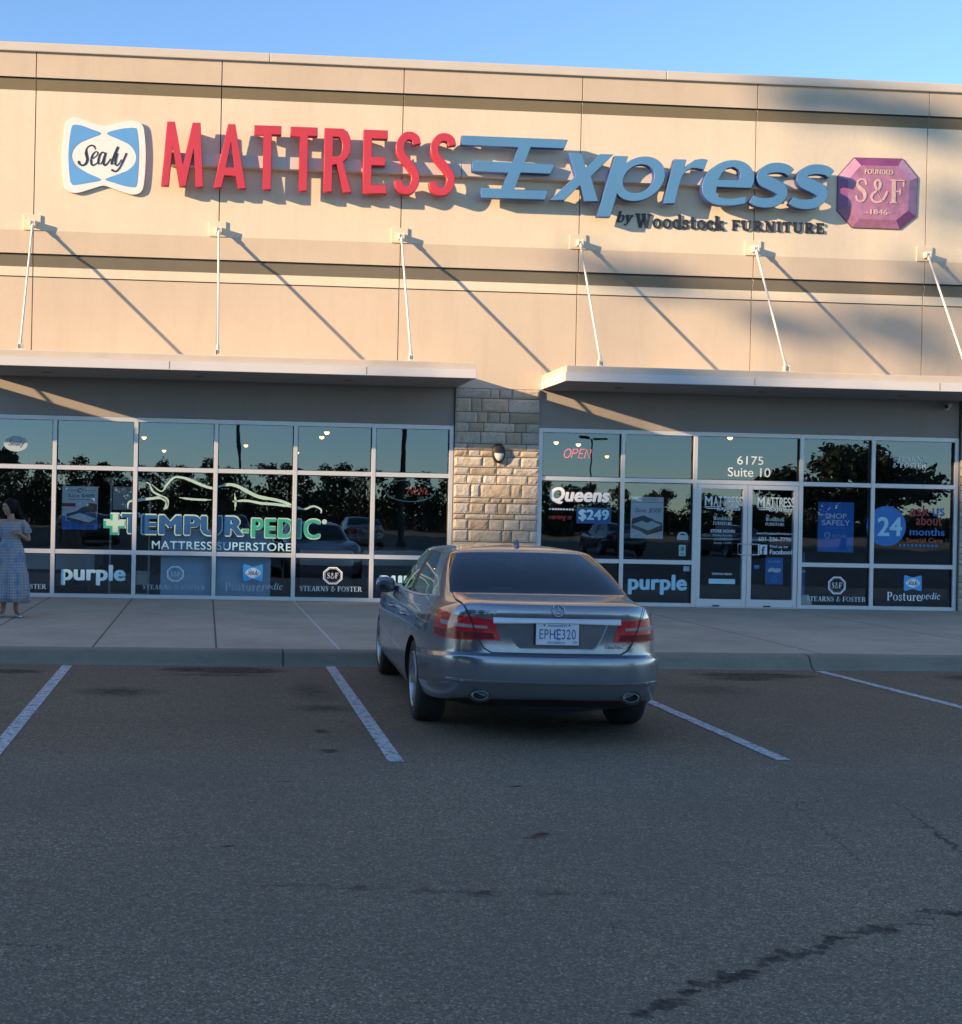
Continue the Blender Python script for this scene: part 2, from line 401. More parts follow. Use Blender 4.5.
def smooth_pts(pts, n=6, closed=True):
    """Catmull-Rom through the points"""
    m = len(pts); out = []
    rng = range(m) if closed else range(m - 1)
    for i in rng:
        g = lambda k: Vector(pts[k % m]) if closed else Vector(pts[max(0, min(m - 1, k))])
        a, b, c, d = g(i - 1), g(i), g(i + 1), g(i + 2)
        for k in range(n):
            t = k / n
            out.append(tuple(.5 * ((2 * b) + (c - a) * t + (2 * a - 5 * b + 4 * c - d) * t * t + (3 * b - a - 3 * c + d) * t ** 3)))
    if not closed: out.append(tuple(pts[-1]))
    return out
def stroke(pts, wd):
    """polygon round a centre line; wd may be a list"""
    ws = wd if hasattr(wd, '__len__') else [wd] * len(pts); L = []; Rr = []
    for i, p in enumerate(pts):
        a = Vector(pts[max(i - 1, 0)]); b = Vector(pts[min(i + 1, len(pts) - 1)]); d = (b - a)
        d = d.normalized() if d.length > 0 else Vector((1, 0)); n_ = Vector((-d.y, d.x)) * ws[i] / 2
        L.append(tuple(Vector(p) + n_)); Rr.append(tuple(Vector(p) - n_))
    return L + Rr[::-1]
def arc(cx, cy, rx, ry, a0, a1, n=14):
    return [(cx + rx * math.cos(R(a0 + (a1 - a0) * i / n)), cy + ry * math.sin(R(a0 + (a1 - a0) * i / n))) for i in range(n + 1)]

# a small serif alphabet: every glyph is a list of filled outlines in a unit em
def _serif():
    T, H = .17, .06; G = {}
    V = lambda x, a, b, w_=T: [(x - w_ / 2, a), (x + w_ / 2, a), (x + w_ / 2, b), (x - w_ / 2, b)]
    Sf = lambda x, z, w_=.32: [(x - w_ / 2, z), (x + w_ / 2, z), (x + w_ / 2, z + H), (x - w_ / 2, z + H)]
    Hh = lambda a, b, z, h_=H: [(a, z), (b, z), (b, z + h_), (a, z + h_)]
    D = lambda p, q, w_=T: stroke([p, q], w_)
    fs = lambda x: [V(x, 0, 1), Sf(x, 0), Sf(x, 1 - H)]
    G['F'] = (.68, fs(.17) + [Hh(.17, .64, 1 - H), V(.62, .72, 1, .06), Hh(.17, .48, .48), V(.47, .38, .62, .06)])
    G['E'] = (.72, fs(.17) + [Hh(.17, .64, 1 - H), V(.62, .74, 1, .06), Hh(.17, .48, .48), V(.47, .38, .62, .06), Hh(.17, .66, 0), V(.65, 0, .28, .06)])
    G['I'] = (.36, fs(.18))
    G['T'] = (.76, [V(.38, 0, 1), Sf(.38, 0), Hh(.04, .72, 1 - H), V(.06, .72, 1, .06), V(.70, .72, 1, .06)])
    G['N'] = (.88, [V(.15, 0, 1, .07), Sf(.15, 0, .26), Hh(0, .2, 1 - H), D((.15, 1), (.72, 0)), V(.73, 0, 1, .07), Sf(.73, 1 - H, .26)])
    G['U'] = (.86, [V(.17, .3, 1), Sf(.17, 1 - H), Sf(.70, 1 - H, .26), V(.70, .3, 1, .07), stroke(arc(.435, .3, .265, .28, 180, 360), [.17] * 5 + [.12] * 5 + [.07] * 5)])
    bowl = lambda z0, z1, x0=.17, r=.34: stroke([(x0, z1 - .035)] + arc(x0 + .18, (z0 + z1) / 2, r - .1, (z1 - z0) / 2 - .035, 90, -90) + [(x0, z0 + .035)], [.07, .07] + [.07 + .1 * math.sin(math.pi * i / 14) for i in range(1, 14)] + [.07, .07])
    G['R'] = (.84, fs(.17) + [bowl(.48, 1), D((.38, .5), (.70, .02), .17), Hh(.62, .84, 0)])
    G['P'] = (.70, fs(.17) + [bowl(.44, 1)])
    G['S'] = (.62, [stroke(smooth_pts([(.52, .74), (.46, .92), (.30, .965), (.14, .88), (.12, .72), (.28, .56), (.42, .44), (.47, .26), (.42, .10), (.28, .035), (.12, .10), (.07, .27)], 4, False),
                           [.06 + .11 * max(0, math.sin(math.pi * (i - 12) / 20)) if 12 < i < 32 else .07 for i in range(45)])])
    G['A'] = (.82, [D((.15, 0), (.41, 1), .07), D((.43, 1), (.67, 0), .17), Hh(.24, .58, .32), Sf(.14, 0, .26), Sf(.67, 0, .32)])
    G['&'] = (.86, [stroke(smooth_pts([(.80, .50), (.66, .22), (.48, .06), (.26, .03), (.10, .15), (.12, .34), (.30, .50), (.46, .66), (.48, .84), (.36, .96), (.24, .86), (.26, .68), (.44, .38), (.62, .10), (.80, .02)], 4, False), .09)])
    ring = lambda cx, cz, rx, rz: [arc(cx, cz, rx, rz, 0, 354, 24), arc(cx, cz, rx - .12, rz - .04, 0, 354, 24)]
    G['O'] = (.88, ring(.44, .5, .40, .52))
    G['o'] = (.66, ring(.33, .33, .30, .35))
    G['W'] = (1.18, [D((.12, 1), (.34, 0), .16), D((.36, 0), (.60, .95), .07), D((.56, 1), (.80, 0), .16), D((.82, 0), (1.04, 1), .07), Sf(.12, 1 - H, .30), Sf(.56, 1 - H, .26), Sf(1.04, 1 - H, .24)])
    lw = .15; half = lambda x: [V(x, 0, .66, lw), Sf(x, 0, .30), Hh(x - .13, x, .66 - H)]
    G['d'] = (.68, ring(.30, .33, .27, .35) + [V(.54, 0, 1.03, lw), Hh(.42, .54, 1.03 - H), Hh(.54, .68, 0)])
    G['b'] = (.68, ring(.37, .33, .27, .35) + [V(.14, 0, 1.03, lw), Hh(.02, .14, 1.03 - H)])
    G['p'] = (.68, ring(.38, .33, .27, .35) + [V(.14, -.32, .66, lw), Sf(.14, -.32, .28), Hh(.02, .14, .66 - H)])
    G['t'] = (.42, [V(.17, .08, .88, lw), Hh(.02, .38, .60), stroke(arc(.27, .12, .13, .09, 180, 330), .08)])
    G['s'] = (.50, [stroke(smooth_pts([(.41, .47), (.36, .60), (.22, .63), (.11, .55), (.13, .43), (.28, .33), (.39, .24), (.38, .09), (.24, .03), (.10, .08), (.06, .19)], 4, False), .085)])
    G['c'] = (.54, [stroke(arc(.30, .33, .23, .31, 45, 320, 22), [.07 + .07 * max(0, math.sin(math.pi * i / 22)) for i in range(23)]), arc(.45, .50, .065, .065, 0, 350, 10)])
    G['k'] = (.66, [V(.14, 0, 1.03, lw), Sf(.14, 0, .28), Hh(.02, .14, 1.03 - H), D((.18, .28), (.52, .63), .07), D((.30, .40), (.54, .02), .15), Hh(.42, .66, 0), Hh(.38, .62, .66 - H)])
    G['u'] = (.70, [V(.15, .2, .66, lw), Hh(.02, .15, .66 - H), V(.54, 0, .66, lw), Hh(.42, .54, .66 - H), Hh(.54, .68, 0), stroke(arc(.34, .2, .19, .17, 180, 350), .08)])
    G['r'] = (.50, half(.16) + [stroke(arc(.34, .42, .18, .20, 165, 60), .08), arc(.42, .55, .07, .07, 0, 350, 10)])
    G['e'] = (.58, [stroke(arc(.30, .33, .24, .31, 0, 320, 24), [.06 + .08 * max(0, math.sin(math.pi * i / 24)) for i in range(25)]), Hh(.10, .54, .32)])
    G['i'] = (.34, half(.16) + [arc(.16, .88, .085, .085, 0, 350, 12)])
    G['y'] = (.64, [D((.12, .66), (.34, .02), .15), stroke([(.54, .66), (.30, -.10), (.20, -.26), (.08, -.26)], .08), Sf(.12, .66 - H, .26), Sf(.54, .66 - H, .22)])
    G[' '] = (.34, [])
    return G
SERIF = _serif()
def serif_mesh(txt, shear=0.0, track=.06, fat=0.0):
    vs_ = []; fs = []; x = 0; lay = 0
    for ch in txt:
        wd, polys = SERIF[ch]
        if polys:
            groups = []
            if ch in 'Oodbp':
                groups.append(polys[:2]); groups += [[p] for p in polys[2:]]
            else: groups = [[p] for p in polys]
            for g in groups:
                me = curve_mesh(g, .001, 0, fat); o = len(vs_); lay += 1
                for v in me.vertices: vs_.append((v.co.x + x + shear * v.co.y, v.co.y, v.co.z + (lay % 7) * 2e-4))
                for p in me.polygons: fs.append(tuple(o + i for i in p.vertices))
                bpy.data.meshes.remove(me)
        x += wd + track
    m = bpy.data.meshes.new('serif'); m.from_pydata(vs_, [], fs); m.update(); return m
# ------------------------------------------------------------------ ground
lot = struct(MB().add([(-160, -220, 0), (160, -220, 0), (160, 60, 0), (-160, 60, 0)], [(0, 1, 2, 3)]).build('parking_lot', M['asphalt']))
far = struct(MB().add([(-900, -900, -.02), (900, -900, -.02), (900, 900, -.02), (-900, 900, -.02)], [(0, 1, 2, 3)]).build('ground', simple('dry_ground', (.08, .075, .05), .9)))
KX0, KX1 = -40.0, 40.0
def kerb_y(x): return -7.50 + .034 * (min(max(x, -8), 12) + 2)          # back edge of the kerb, slightly askew to the shop
xs = [KX0, -8, -5, -2, 1, 4, 7, 10, 12, KX1]
sw = MB(); kb = MB()
for a, b in zip(xs, xs[1:]):
    ya, yb = kerb_y(a), kerb_y(b)
    sw.add([(a, ya, .150), (b, yb, .150), (b, .3, .150), (a, .3, .150)], [(0, 1, 2, 3)])
    prof = [(0.0, .150), (-.13, .149), (-.165, .145), (-.195, .130), (-.21, .108), (-.255, .03), (-.30, .008), (-.36, -.01)]
    v = [(x, y + dy, z) for x, y in ((a, ya - .006), (b, yb - .006)) for dy, z in prof]; n = len(prof)
    kb.add(v, [(i, i + 1, n + i + 1, n + i) for i in range(n - 1)], 0, True)
kb.add([(KX0, kerb_y(KX0) - .006, .13), (KX1, kerb_y(KX1) - .006, .13), (KX1, kerb_y(KX1) + .02, .13), (KX0, kerb_y(KX0) + .02, .13)], [(0, 1, 2, 3)])
struct(sw.build('sidewalk', M['sidewalk'])); struct(kb.build('kerb', M['kerb']))
for i, (x0, y0, x1, y1, w_) in enumerate([(-1.40, -7.90, -1.37, -12.9, .105), (1.35, -7.72, 1.29, -12.87, .105), (4.02, -7.7, 4.00, -12.72, .105), (6.77, -7.62, 6.87, -12.6, .105)]):
    struct(MB().add([(x0 - w_ / 2, y0, .004), (x1 - w_ / 2, y1, .004), (x1 + w_ / 2, y1, .004), (x0 + w_ / 2, y0, .004)], [(0, 1, 2, 3)]).build('parking_line', M['paintline']))

# ------------------------------------------------------------------ the shop building
bld = thing('store_building', 'long cream stucco strip mall store with flat canopies and stone piers', 'building')
J0, JW = -2.914, 3.029
YU = -.05                                                    # face of the upper wall
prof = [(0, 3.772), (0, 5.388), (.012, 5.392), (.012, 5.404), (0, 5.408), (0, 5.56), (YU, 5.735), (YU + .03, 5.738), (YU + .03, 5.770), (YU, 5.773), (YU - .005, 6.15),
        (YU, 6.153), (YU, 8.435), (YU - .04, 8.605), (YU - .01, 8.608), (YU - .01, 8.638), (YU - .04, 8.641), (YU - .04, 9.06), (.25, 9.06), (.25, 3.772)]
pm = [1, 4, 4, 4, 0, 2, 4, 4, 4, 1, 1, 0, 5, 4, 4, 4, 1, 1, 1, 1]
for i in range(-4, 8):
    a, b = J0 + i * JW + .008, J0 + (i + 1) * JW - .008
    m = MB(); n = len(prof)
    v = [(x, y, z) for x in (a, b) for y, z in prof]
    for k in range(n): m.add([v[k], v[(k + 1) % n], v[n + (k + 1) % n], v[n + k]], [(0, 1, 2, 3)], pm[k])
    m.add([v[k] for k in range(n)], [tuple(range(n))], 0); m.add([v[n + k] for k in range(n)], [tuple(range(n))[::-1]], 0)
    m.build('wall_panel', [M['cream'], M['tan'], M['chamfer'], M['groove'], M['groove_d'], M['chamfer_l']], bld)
BX0, BX1 = J0 - 4 * JW, J0 + 8 * JW
MB().box(BX0, BX1, .04, .24, 3.78, 9.0).build('wall_backing', M['groove_d'], bld)
cp = MB()
for a, b in ((BX0, -6.2), (-6.2, .9), (.9, 7.6), (7.6, 14.6), (14.6, BX1)): cp.box(a + .003, b - .003, -.135, .30, 9.05, 9.195)
cp.build('coping', M['coping'], bld, bevel=.012)
for q in ((BX0, BX0 + .25, .26, 26, .02, 9.0), (BX1 - .25, BX1, .26, 26, .02, 9.0), (BX0 + .26, BX1 - .26, 25.8, 26, .02, 9.0)): MB().box(*q).build('outer_wall', M['tan'], bld)
MB().box(BX0 + .26, BX1 - .26, .26, 25.7, 8.2, 8.4).build('roof', M['deck'], bld)
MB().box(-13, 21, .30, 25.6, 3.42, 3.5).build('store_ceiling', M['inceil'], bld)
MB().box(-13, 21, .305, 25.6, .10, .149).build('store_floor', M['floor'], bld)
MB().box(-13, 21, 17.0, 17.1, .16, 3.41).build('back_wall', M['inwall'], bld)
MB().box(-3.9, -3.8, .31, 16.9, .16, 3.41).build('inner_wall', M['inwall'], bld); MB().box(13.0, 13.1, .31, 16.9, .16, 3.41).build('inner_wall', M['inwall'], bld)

# taupe wall over the glass and round the piers
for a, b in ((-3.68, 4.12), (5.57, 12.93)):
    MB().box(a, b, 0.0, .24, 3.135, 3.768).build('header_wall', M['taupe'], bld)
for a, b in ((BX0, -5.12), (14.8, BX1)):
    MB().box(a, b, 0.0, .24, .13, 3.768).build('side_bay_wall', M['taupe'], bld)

# stone piers: coursed rough blocks
def pier(x0, x1, seed):
    rnd = random.Random(seed); m = MB(); cols = []
    yb = -.03; z = .15; top = 3.765
    pal = [(.54, .46, .35), (.60, .54, .45), (.47, .38, .27), (.63, .58, .51), (.50, .39, .27), (.50, .47, .43), (.40, .31, .21), (.57, .52, .44)]
    hs = []
    while z < top - .08:
        h = rnd.choice([.09, .11, .13, .15, .18, .20, .23]); h = min(h, top - z)
        if top - z - h < .09: h = top - z
        hs.append((z, z + h)); z += h
    for z0, z1 in hs:
        x = x0
        while x < x1 - .01:
            l = rnd.choice([rnd.uniform(.14, .28), rnd.uniform(.26, .6)])
            if x1 - x - l < .13: l = x1 - x
            g = .006; a, b, c, d = x + g, x + l - g, z0 + g, z1 - g; x += l
            nx, nz = max(3, int((b - a) / .035)), max(3, int((d - c) / .035)); t = rnd.choice(pal); q = rnd.uniform(.86, 1.10); t = [(k * .6 + m_ * .4) * q for k, m_ in zip(t, (.56, .48, .375))]
            prou = rnd.uniform(.0, .012); vs_ = []
            for i in range(nx + 1):
                for k in range(nz + 1):
                    u, v = i / nx, k / nz; px, pz = a + (b - a) * u, c + (d - c) * v
                    e = min(min(u, 1 - u) * (b - a), min(v, 1 - v) * (d - c)); edge = min(1, e / .022 + .15)
                    nn = noise.noise(Vector((px * 7, pz * 9, seed))) * .5 + noise.noise(Vector((px * 20, pz * 24, seed + 5))) * .3
                    vs_.append((px, yb - .012 - (prou + .013 + .017 * nn) * (edge ** .5), pz))
            m.add(vs_, [(i * (nz + 1) + k, (i + 1) * (nz + 1) + k, (i + 1) * (nz + 1) + k + 1, i * (nz + 1) + k + 1) for i in range(nx) for k in range(nz)])
            cols += [t] * (nx * nz)
            fr = [(a, yb - .012, c), (b, yb - .012, c), (b, yb - .012, d), (a, yb - .012, d)]; bk = [(p[0], .2, p[2]) for p in fr]
            m.add(fr + bk, [(0, 1, 5, 4), (1, 2, 6, 5), (2, 3, 7, 6), (3, 0, 4, 7)]); cols += [t] * 4
    o = m.build('stone_pier', M['stone'], bld, fixn=False)
    at = o.data.attributes.new('tint', 'FLOAT_COLOR', 'FACE')
    for i, c in enumerate(cols): at.data[i].color = (c[0], c[1], c[2], 1)
    for p in o.data.polygons: p.use_smooth = False
    MB().box(x0 + .003, x1 - .003, yb, .25, .14, 3.766).build('mortar', M['mortar'], o)
pier(4.125, 5.565, 3); pier(12.945, 14.8, 8); pier(-5.12, -3.685, 11)

# canopies hung on rods from the wall
def canopy(x0, x1, rods):
    m = MB(); m.box(x0, x1, -1.5, -.005, 3.775, 3.915).box(x0 + .02, x1 - .02, -1.48, -.004, 3.918, 4.020, 1)
    o = m.build('canopy', [M['fascia'], M['deck']], bld, bevel=.006)
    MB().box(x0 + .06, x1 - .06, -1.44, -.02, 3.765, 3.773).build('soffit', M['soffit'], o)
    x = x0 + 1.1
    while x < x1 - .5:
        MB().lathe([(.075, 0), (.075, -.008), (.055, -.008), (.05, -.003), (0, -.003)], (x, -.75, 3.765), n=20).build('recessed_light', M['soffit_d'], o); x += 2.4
    x = x0 + 3.05
    while x < x1 - .3:
        MB().box(x - .004, x + .004, -1.503, -1.49, 3.79, 3.905).build('fascia_joint', M['groove'], o); x += 3.05
    for rx in rods:
        p0 = Vector((rx, YU - .085, 6.25)); p1 = Vector((rx + .015, -1.35, 4.085))
        r = MB(); r.tube([p0, p1], .017, 12)
        d = (p1 - p0).normalized()
        r.tube([p0 - d * .01, p0 + d * .13], .026, 10).tube([p1 - d * .13, p1 + d * .01], .026, 10)
        r.box(p0.x - .045, p0.x - .028, YU - .13, YU - .025, 6.20, 6.30).box(p0.x + .028, p0.x + .045, YU - .13, YU - .025, 6.20, 6.30)
        r.tube([(p0.x - .06, p0.y, p0.z), (p0.x + .06, p0.y, p0.z)], .022, 10)
        r.box(p1.x - .042, p1.x - .028, -1.40, -1.30, 4.02, 4.13).box(p1.x + .028, p1.x + .042, -1.40, -1.30, 4.02, 4.13).box(p1.x - .10, p1.x + .10, -1.43, -1.26, 4.019, 4.034)
        rr = r.build('tie_rod', M['rod'], o)
        MB().box(rx - .16, rx + .12, YU - .026, YU - .002, 6.15, 6.40).build('anchor_plate', M['cream'], o, bevel=.004)
canopy(-3.66, 4.17, [J0, J0 + JW, J0 + 2 * JW])
canopy(5.585, 13.41, [J0 + 3 * JW, J0 + 4 * JW, J0 + 5 * JW])
canopy(-14.0, -5.07, [J0 - JW, J0 - 2 * JW, J0 - 3 * JW])
canopy(14.82, 21.5, [J0 + 6 * JW, J0 + 7 * JW])

# ------------------------------------------------------------------ storefront glazing
GY = .060                                                    # plane of the glass
def storefront(xs, zs, doorbay=None):
    m = MB(); x0, x1 = xs[0], xs[-1]; z0, z1 = zs[0], zs[-1]
    def bar(a, b, c, d, y0=.0): m.box(a, b, y0, .125, c, d)
    hw = .034
    for i, x in enumerate(xs):
        bar(x - hw, x + hw, z0, z1 - .002)
    for i, (a, b) in enumerate(zip(xs, xs[1:])):
        zz = zs if i != doorbay else zs[2:]
        for k, z in enumerate(zz):
            hh = .036 if k or i == doorbay else .03
            lo, hi = (z - .001, z + 2 * hh) if z == z0 else ((z - 2 * hh, z) if z == z1 else (z - hh, z + hh))
            bar(a + hw, b - hw, lo, hi, .004)
    fr = m.build('storefront_window', M['alu'], bld, bevel=.003)
    g = MB()
    for i, (a, b) in enumerate(zip(xs, xs[1:])):
        zz = zs if i != doorbay else zs[2:]
        for c, d in zip(zz, zz[1:]):
            p = MB(); e = .03
            p.add([(a + e, GY, c + e), (b - e, GY, c + e), (b - e, GY, d - e), (a + e, GY, d - e)], [(0, 1, 2, 3)])
            p.build('pane', M['glass'], fr, fixn=False)
            q0, q1, q2, q3 = a + hw - .001, b - hw + .001, c + .036, d - .036
            for s in ((q0, q0 + .012, q2, q3), (q1 - .012, q1, q2, q3), (q0, q1, q2, q2 + .010), (q0, q1, q3 - .010, q3)):
                g.box(s[0], s[1], .028, .058, s[2], s[3])
    g.build('gasket', M['gasket'], fr)
    return fr
ZR = [.152, .905, 2.285, 3.133]
WL = storefront([-3.645, -2.50, -1.175, .145, 1.465, 2.775, 4.085], ZR)
WL['label'] = 'wide window wall left of the stone pier'
WR = storefront([5.607, 7.03, 8.29, 10.15, 11.42, 12.905], ZR, doorbay=2)
WR['label'] = 'window wall with entrance doors right of the stone pier'
DOORS = []
for a, b, hx in ((8.330, 9.216, 9.13), (9.224, 10.110, 9.31)):
    m = MB(); z0, z1 = .165, 2.245
    m.box(a, a + .075, .012, .06 + .03, z0, z1).box(b - .075, b, .012, .09, z0, z1)
    m.box(a + .075, b - .075, .014, .088, z0, z0 + .125).box(a + .075, b - .075, .014, .088, z1 - .075, z1)
    d = m.build('door', M['alu'], bld, bevel=.003); DOORS.append(d)
    MB().add([(a + .07, .062, z0 + .12), (b - .07, .062, z0 + .12), (b - .07, .062, z1 - .07), (a + .07, .062, z1 - .07)], [(0, 1, 2, 3)]).build('pane', M['glass'], d, fixn=False)
    s = 1 if hx < 9.22 else -1
    h = MB(); h.tube([(hx + s * .03, .012, 1.06), (hx + s * .03, -.06, 1.06), (hx - s * .10, -.06, 1.06), (hx - s * .10, -.06, 1.24), (hx + s * .03, -.06, 1.24), (hx + s * .03, .012, 1.24)], .012, 8)
    h.build('handle', M['alu'], d)
    MB().tube([(a + .06, .12, 1.315), (b - .06, .12, 1.315)], .014, 8).build('push_bar', M['alu'], d)
    MB().box(a + .30, a + .42, -.004, .010, .17, .19).build('door_sweep', M['gasket'], d)
dh = MB(); dh.box(8.327, 10.113, .01, .11, 2.2475, 2.2485); 
MB().box(8.33, 10.11, -.03, .16, .150, .162).build('door_threshold', M['alu'], bld)

# vinyl lettering on the inside of the glass
VY = GY - .004
def vinyl(txt, box, mat, parent=WL, bold=.02, shear=0.0, y=VY, name='lettering', spacing=1.0, serif=False):
    me = serif_mesh(txt, shear) if serif else text_mesh(txt, .002, bold, shear, 0, spacing)
    return place_flat(me, name, box, y, .002, M[mat], parent)
def ell(cx, cz, rx, rz, n=40): return arc(cx, cz, rx, rz, 0, 360 - 360 / n, n - 1)
def rect(cx, cz, w_, h_): return [(cx - w_ / 2, cz - h_ / 2), (cx + w_ / 2, cz - h_ / 2), (cx + w_ / 2, cz + h_ / 2), (cx - w_ / 2, cz + h_ / 2)]
def octo(cx, cz, w_, h_, k=.29):
    a, b = w_ / 2, h_ / 2; c, d = a * (1 - 2 * k), b * (1 - 2 * k)
    return [(cx - a, cz - d), (cx - c, cz - b), (cx + c, cz - b), (cx + a, cz - d), (cx + a, cz + d), (cx + c, cz + b), (cx - c, cz + b), (cx - a, cz + d)]
def shape(polys, mat, parent, y=VY, name='lettering'): return outline(polys, name, y, .002, M[mat], parent)

# the script word used by the bow-tie marks, in a unit frame (x right, z up), about 1 wide
_K = [[(400, 385), (388, 357), (357, 350), (325, 375), (320, 420), (331, 470), (318, 510), (285, 525), (258, 503), (264, 488)],
      [(368, 472), (412, 438), (421, 412), (400, 404), (374, 437), (364, 490), (375, 522), (402, 514), (426, 488)],
      [(484, 420), (462, 407), (440, 432), (427, 485), (436, 520), (457, 500), (476, 440)], [(490, 410), (477, 470), (474, 508), (486, 523), (512, 498), (534, 462)],
      [(598, 357), (572, 420), (546, 490), (545, 520), (566, 504)],
      [(592, 414), (578, 470), (578, 512), (597, 520), (630, 468)], [(672, 412), (640, 490), (610, 548), (577, 575), (543, 560)]]
_KW = [[8, 16, 12, 10, 26, 24, 20, 14, 22, 20], [8, 8, 12, 8, 16, 20, 16, 10, 7], [12, 9, 16, 20, 14, 9, 9], [18, 20, 18, 14, 11, 9], [20, 22, 20, 14, 8], [16, 20, 16, 9, 8], [16, 14, 12, 14, 20]]
def script_word(fx, fz):
    out = []
    for pl, ws in zip(_K, _KW):
        p = smooth_pts([(fx(x, y), fz(x, y)) for x, y in pl], 6, False); n_ = len(p); kx = abs(fx(1, 0) - fx(0, 0))
        wl = [kx * (ws[int(i * (len(ws) - 1) / (n_ - 1))] * (1 - (i * (len(ws) - 1) / (n_ - 1)) % 1) + ws[min(len(ws) - 1, int(i * (len(ws) - 1) / (n_ - 1)) + 1)] * ((i * (len(ws) - 1) / (n_ - 1)) % 1)) for i in range(n_)]
        out.append(stroke(p, wl))
    return out
def bowtie_logo(box, parent, blue='vsky', white='vwhite'):
    cx, cz, w_, h_ = box; a, b = w_ / 2, h_ / 2
    P = smooth_pts([(cx - a, cz), (cx - a * .97, cz + b * .85), (cx - a * .8, cz + b), (cx, cz + b * .75), (cx + a * .8, cz + b), (cx + a * .97, cz + b * .85), (cx + a, cz),
                    (cx + a * .97, cz - b * .85), (cx + a * .8, cz - b), (cx, cz - b * .75), (cx - a * .8, cz - b), (cx - a * .97, cz - b * .85)], 4)
    g = bpy.data.objects.new('logo', None)
    o = shape([P], blue, parent, VY)
    lens = smooth_pts([(cx - a * .8, cz), (cx - a * .45, cz + b * .42), (cx, cz + b * .60), (cx + a * .45, cz + b * .42), (cx + a * .8, cz), (cx + a * .45, cz - b * .42), (cx, cz - b * .60), (cx - a * .45, cz - b * .42)], 4)
    shape([lens], white, parent, VY - .003)
    s = w_ / 690
    for i, q in enumerate(script_word(lambda x, y: cx + (x - 465) * s, lambda x, y: cz - (y - 462) * s)):
        shape([q], 'pdark', parent, VY - .006 - .0003 * i)
def sf_mark(box, mat, parent):
    cx, cz, w_, h_ = box; t = .12
    shape([octo(cx, cz, w_, h_), octo(cx, cz, w_ * (1 - t), h_ * (1 - t))], mat, parent, name='outline')
    shape([octo(cx, cz, w_ * .82, h_ * .82), octo(cx, cz, w_ * .78, h_ * .78)], mat, parent, name='inner_outline')
    vinyl('S&F', (cx, cz, w_ * .58, h_ * .34), mat, parent, serif=True)

# left window wall
shape([ell(-3.142, 2.658, .195, .128)], 'vdim', WL, VY)
vinyl('Sealy', (-3.13, 2.66, .27, .13), 'pdark', WL, .012, .3, y=VY - .003)
cr = lambda cx, cz, s, k: [(cx - k * s, cz - s), (cx + k * s, cz - s), (cx + k * s, cz - k * s), (cx + s, cz - k * s), (cx + s, cz + k * s), (cx + k * s, cz + k * s), (cx + k * s, cz + s), (cx - k * s, cz + s), (cx - k * s, cz + k * s), (cx - s, cz + k * s), (cx - s, cz - k * s), (cx - k * s, cz - k * s)]
shape([cr(-1.50, 1.375, .185, .40)], 'vmint', WL, VY)
shape([cr(-1.515, 1.36, .172, .36)], 'vgreen', WL, VY - .003)
shape([cr(-1.49, 1.385, .152, .30)], 'vmint', WL, VY - .006)
vinyl('T', (-1.245, 1.385, .335, .36), 'vmint', WL, .075, y=VY); vinyl('EMPUR', (-.215, 1.372, 1.72, .36), 'vmint', WL, .075, y=VY, spacing=1.03)
vinyl('T', (-1.245, 1.385, .285, .315), 'vblue', WL, .050, y=VY - .004); vinyl('EMPUR', (-.215, 1.372, 1.67, .315), 'vblue', WL, .050, y=VY - .004, spacing=1.03)
vinyl('-PEDIC', (1.25, 1.352, 1.33, .355), 'vmint', WL, .055, y=VY, spacing=1.03)
vinyl('-PEDIC', (1.25, 1.352, 1.285, .315), 'vgreen', WL, .022, y=VY - .004, spacing=1.03)
shape([ell(1.975, 1.475, .042, .042, 16)], 'vmint', WL)
vinyl('MATTRESS SUPERSTORE', (.270, 1.038, 2.308, .135), 'vteal', WL, .012, spacing=1.08)
_lx = lambda x, y: (-1.504 + (x - 57) / 4.008 / 60.2, 1.369 + .004 + (257 - y) / 4.008 / 60.2 + (x - 57) / 4.008 / 60.2 * .012)
for pl, wd in (([(108, 195), (112, 170), (140, 163), (200, 155), (240, 152), (262, 172), (250, 197)], [.02, .03, .05, .045, .05, .04, .015]),
               ([(160, 88), (190, 95), (205, 125), (235, 143), (262, 158), (265, 185), (252, 200)], [.012, .02, .035, .04, .05, .035, .01]),
               ([(200, 98), (240, 126), (262, 98), (290, 70), (320, 70), (350, 78), (390, 95), (440, 111), (470, 104), (510, 96), (545, 103), (585, 124), (630, 144), (690, 154), (735, 166), (775, 183), (815, 192), (850, 180), (880, 192), (882, 208)],
                [.012, .02, .03, .035, .04, .05, .05, .045, .03, .05, .055, .06, .06, .05, .05, .045, .03, .03, .03, .02]),
               ([(312, 150), (350, 155), (400, 158), (440, 158)], [.015, .035, .035, .012]),
               ([(532, 130), (537, 165), (535, 200)], [.012, .035, .012]), ([(525, 164), (580, 160), (640, 170), (700, 174), (770, 184)], [.02, .04, .045, .045, .03])):
    p = smooth_pts([_lx(*q) for q in pl], 5, False); n_ = len(p)
    wl = [.95 * wd[min(len(wd) - 1, int(i * (len(wd) - 1) / (n_ - 1) + .5))] for i in range(n_)]
    shape([stroke(p, wl)], 'vmint', WL, name='line_drawing')
for k, bx in enumerate(((-1.834, .521, 1.058, .342), (3.447, .509, 1.064, .342))): vinyl('purple', bx, 'vteal', WL, .045)
vinyl('STEARNS & FOSTER', (-3.12, .318, 1.04, .085), 'vgrey', WL, serif=True)
vinyl('STEARNS & FOSTER', (-.50, .340, 1.04, .085), 'vdim', WL, serif=True)
sf_mark((-.488, .564, .276, .254), 'vgrey', WL)
bowtie_logo((.800, .600, .334, .283), WL)
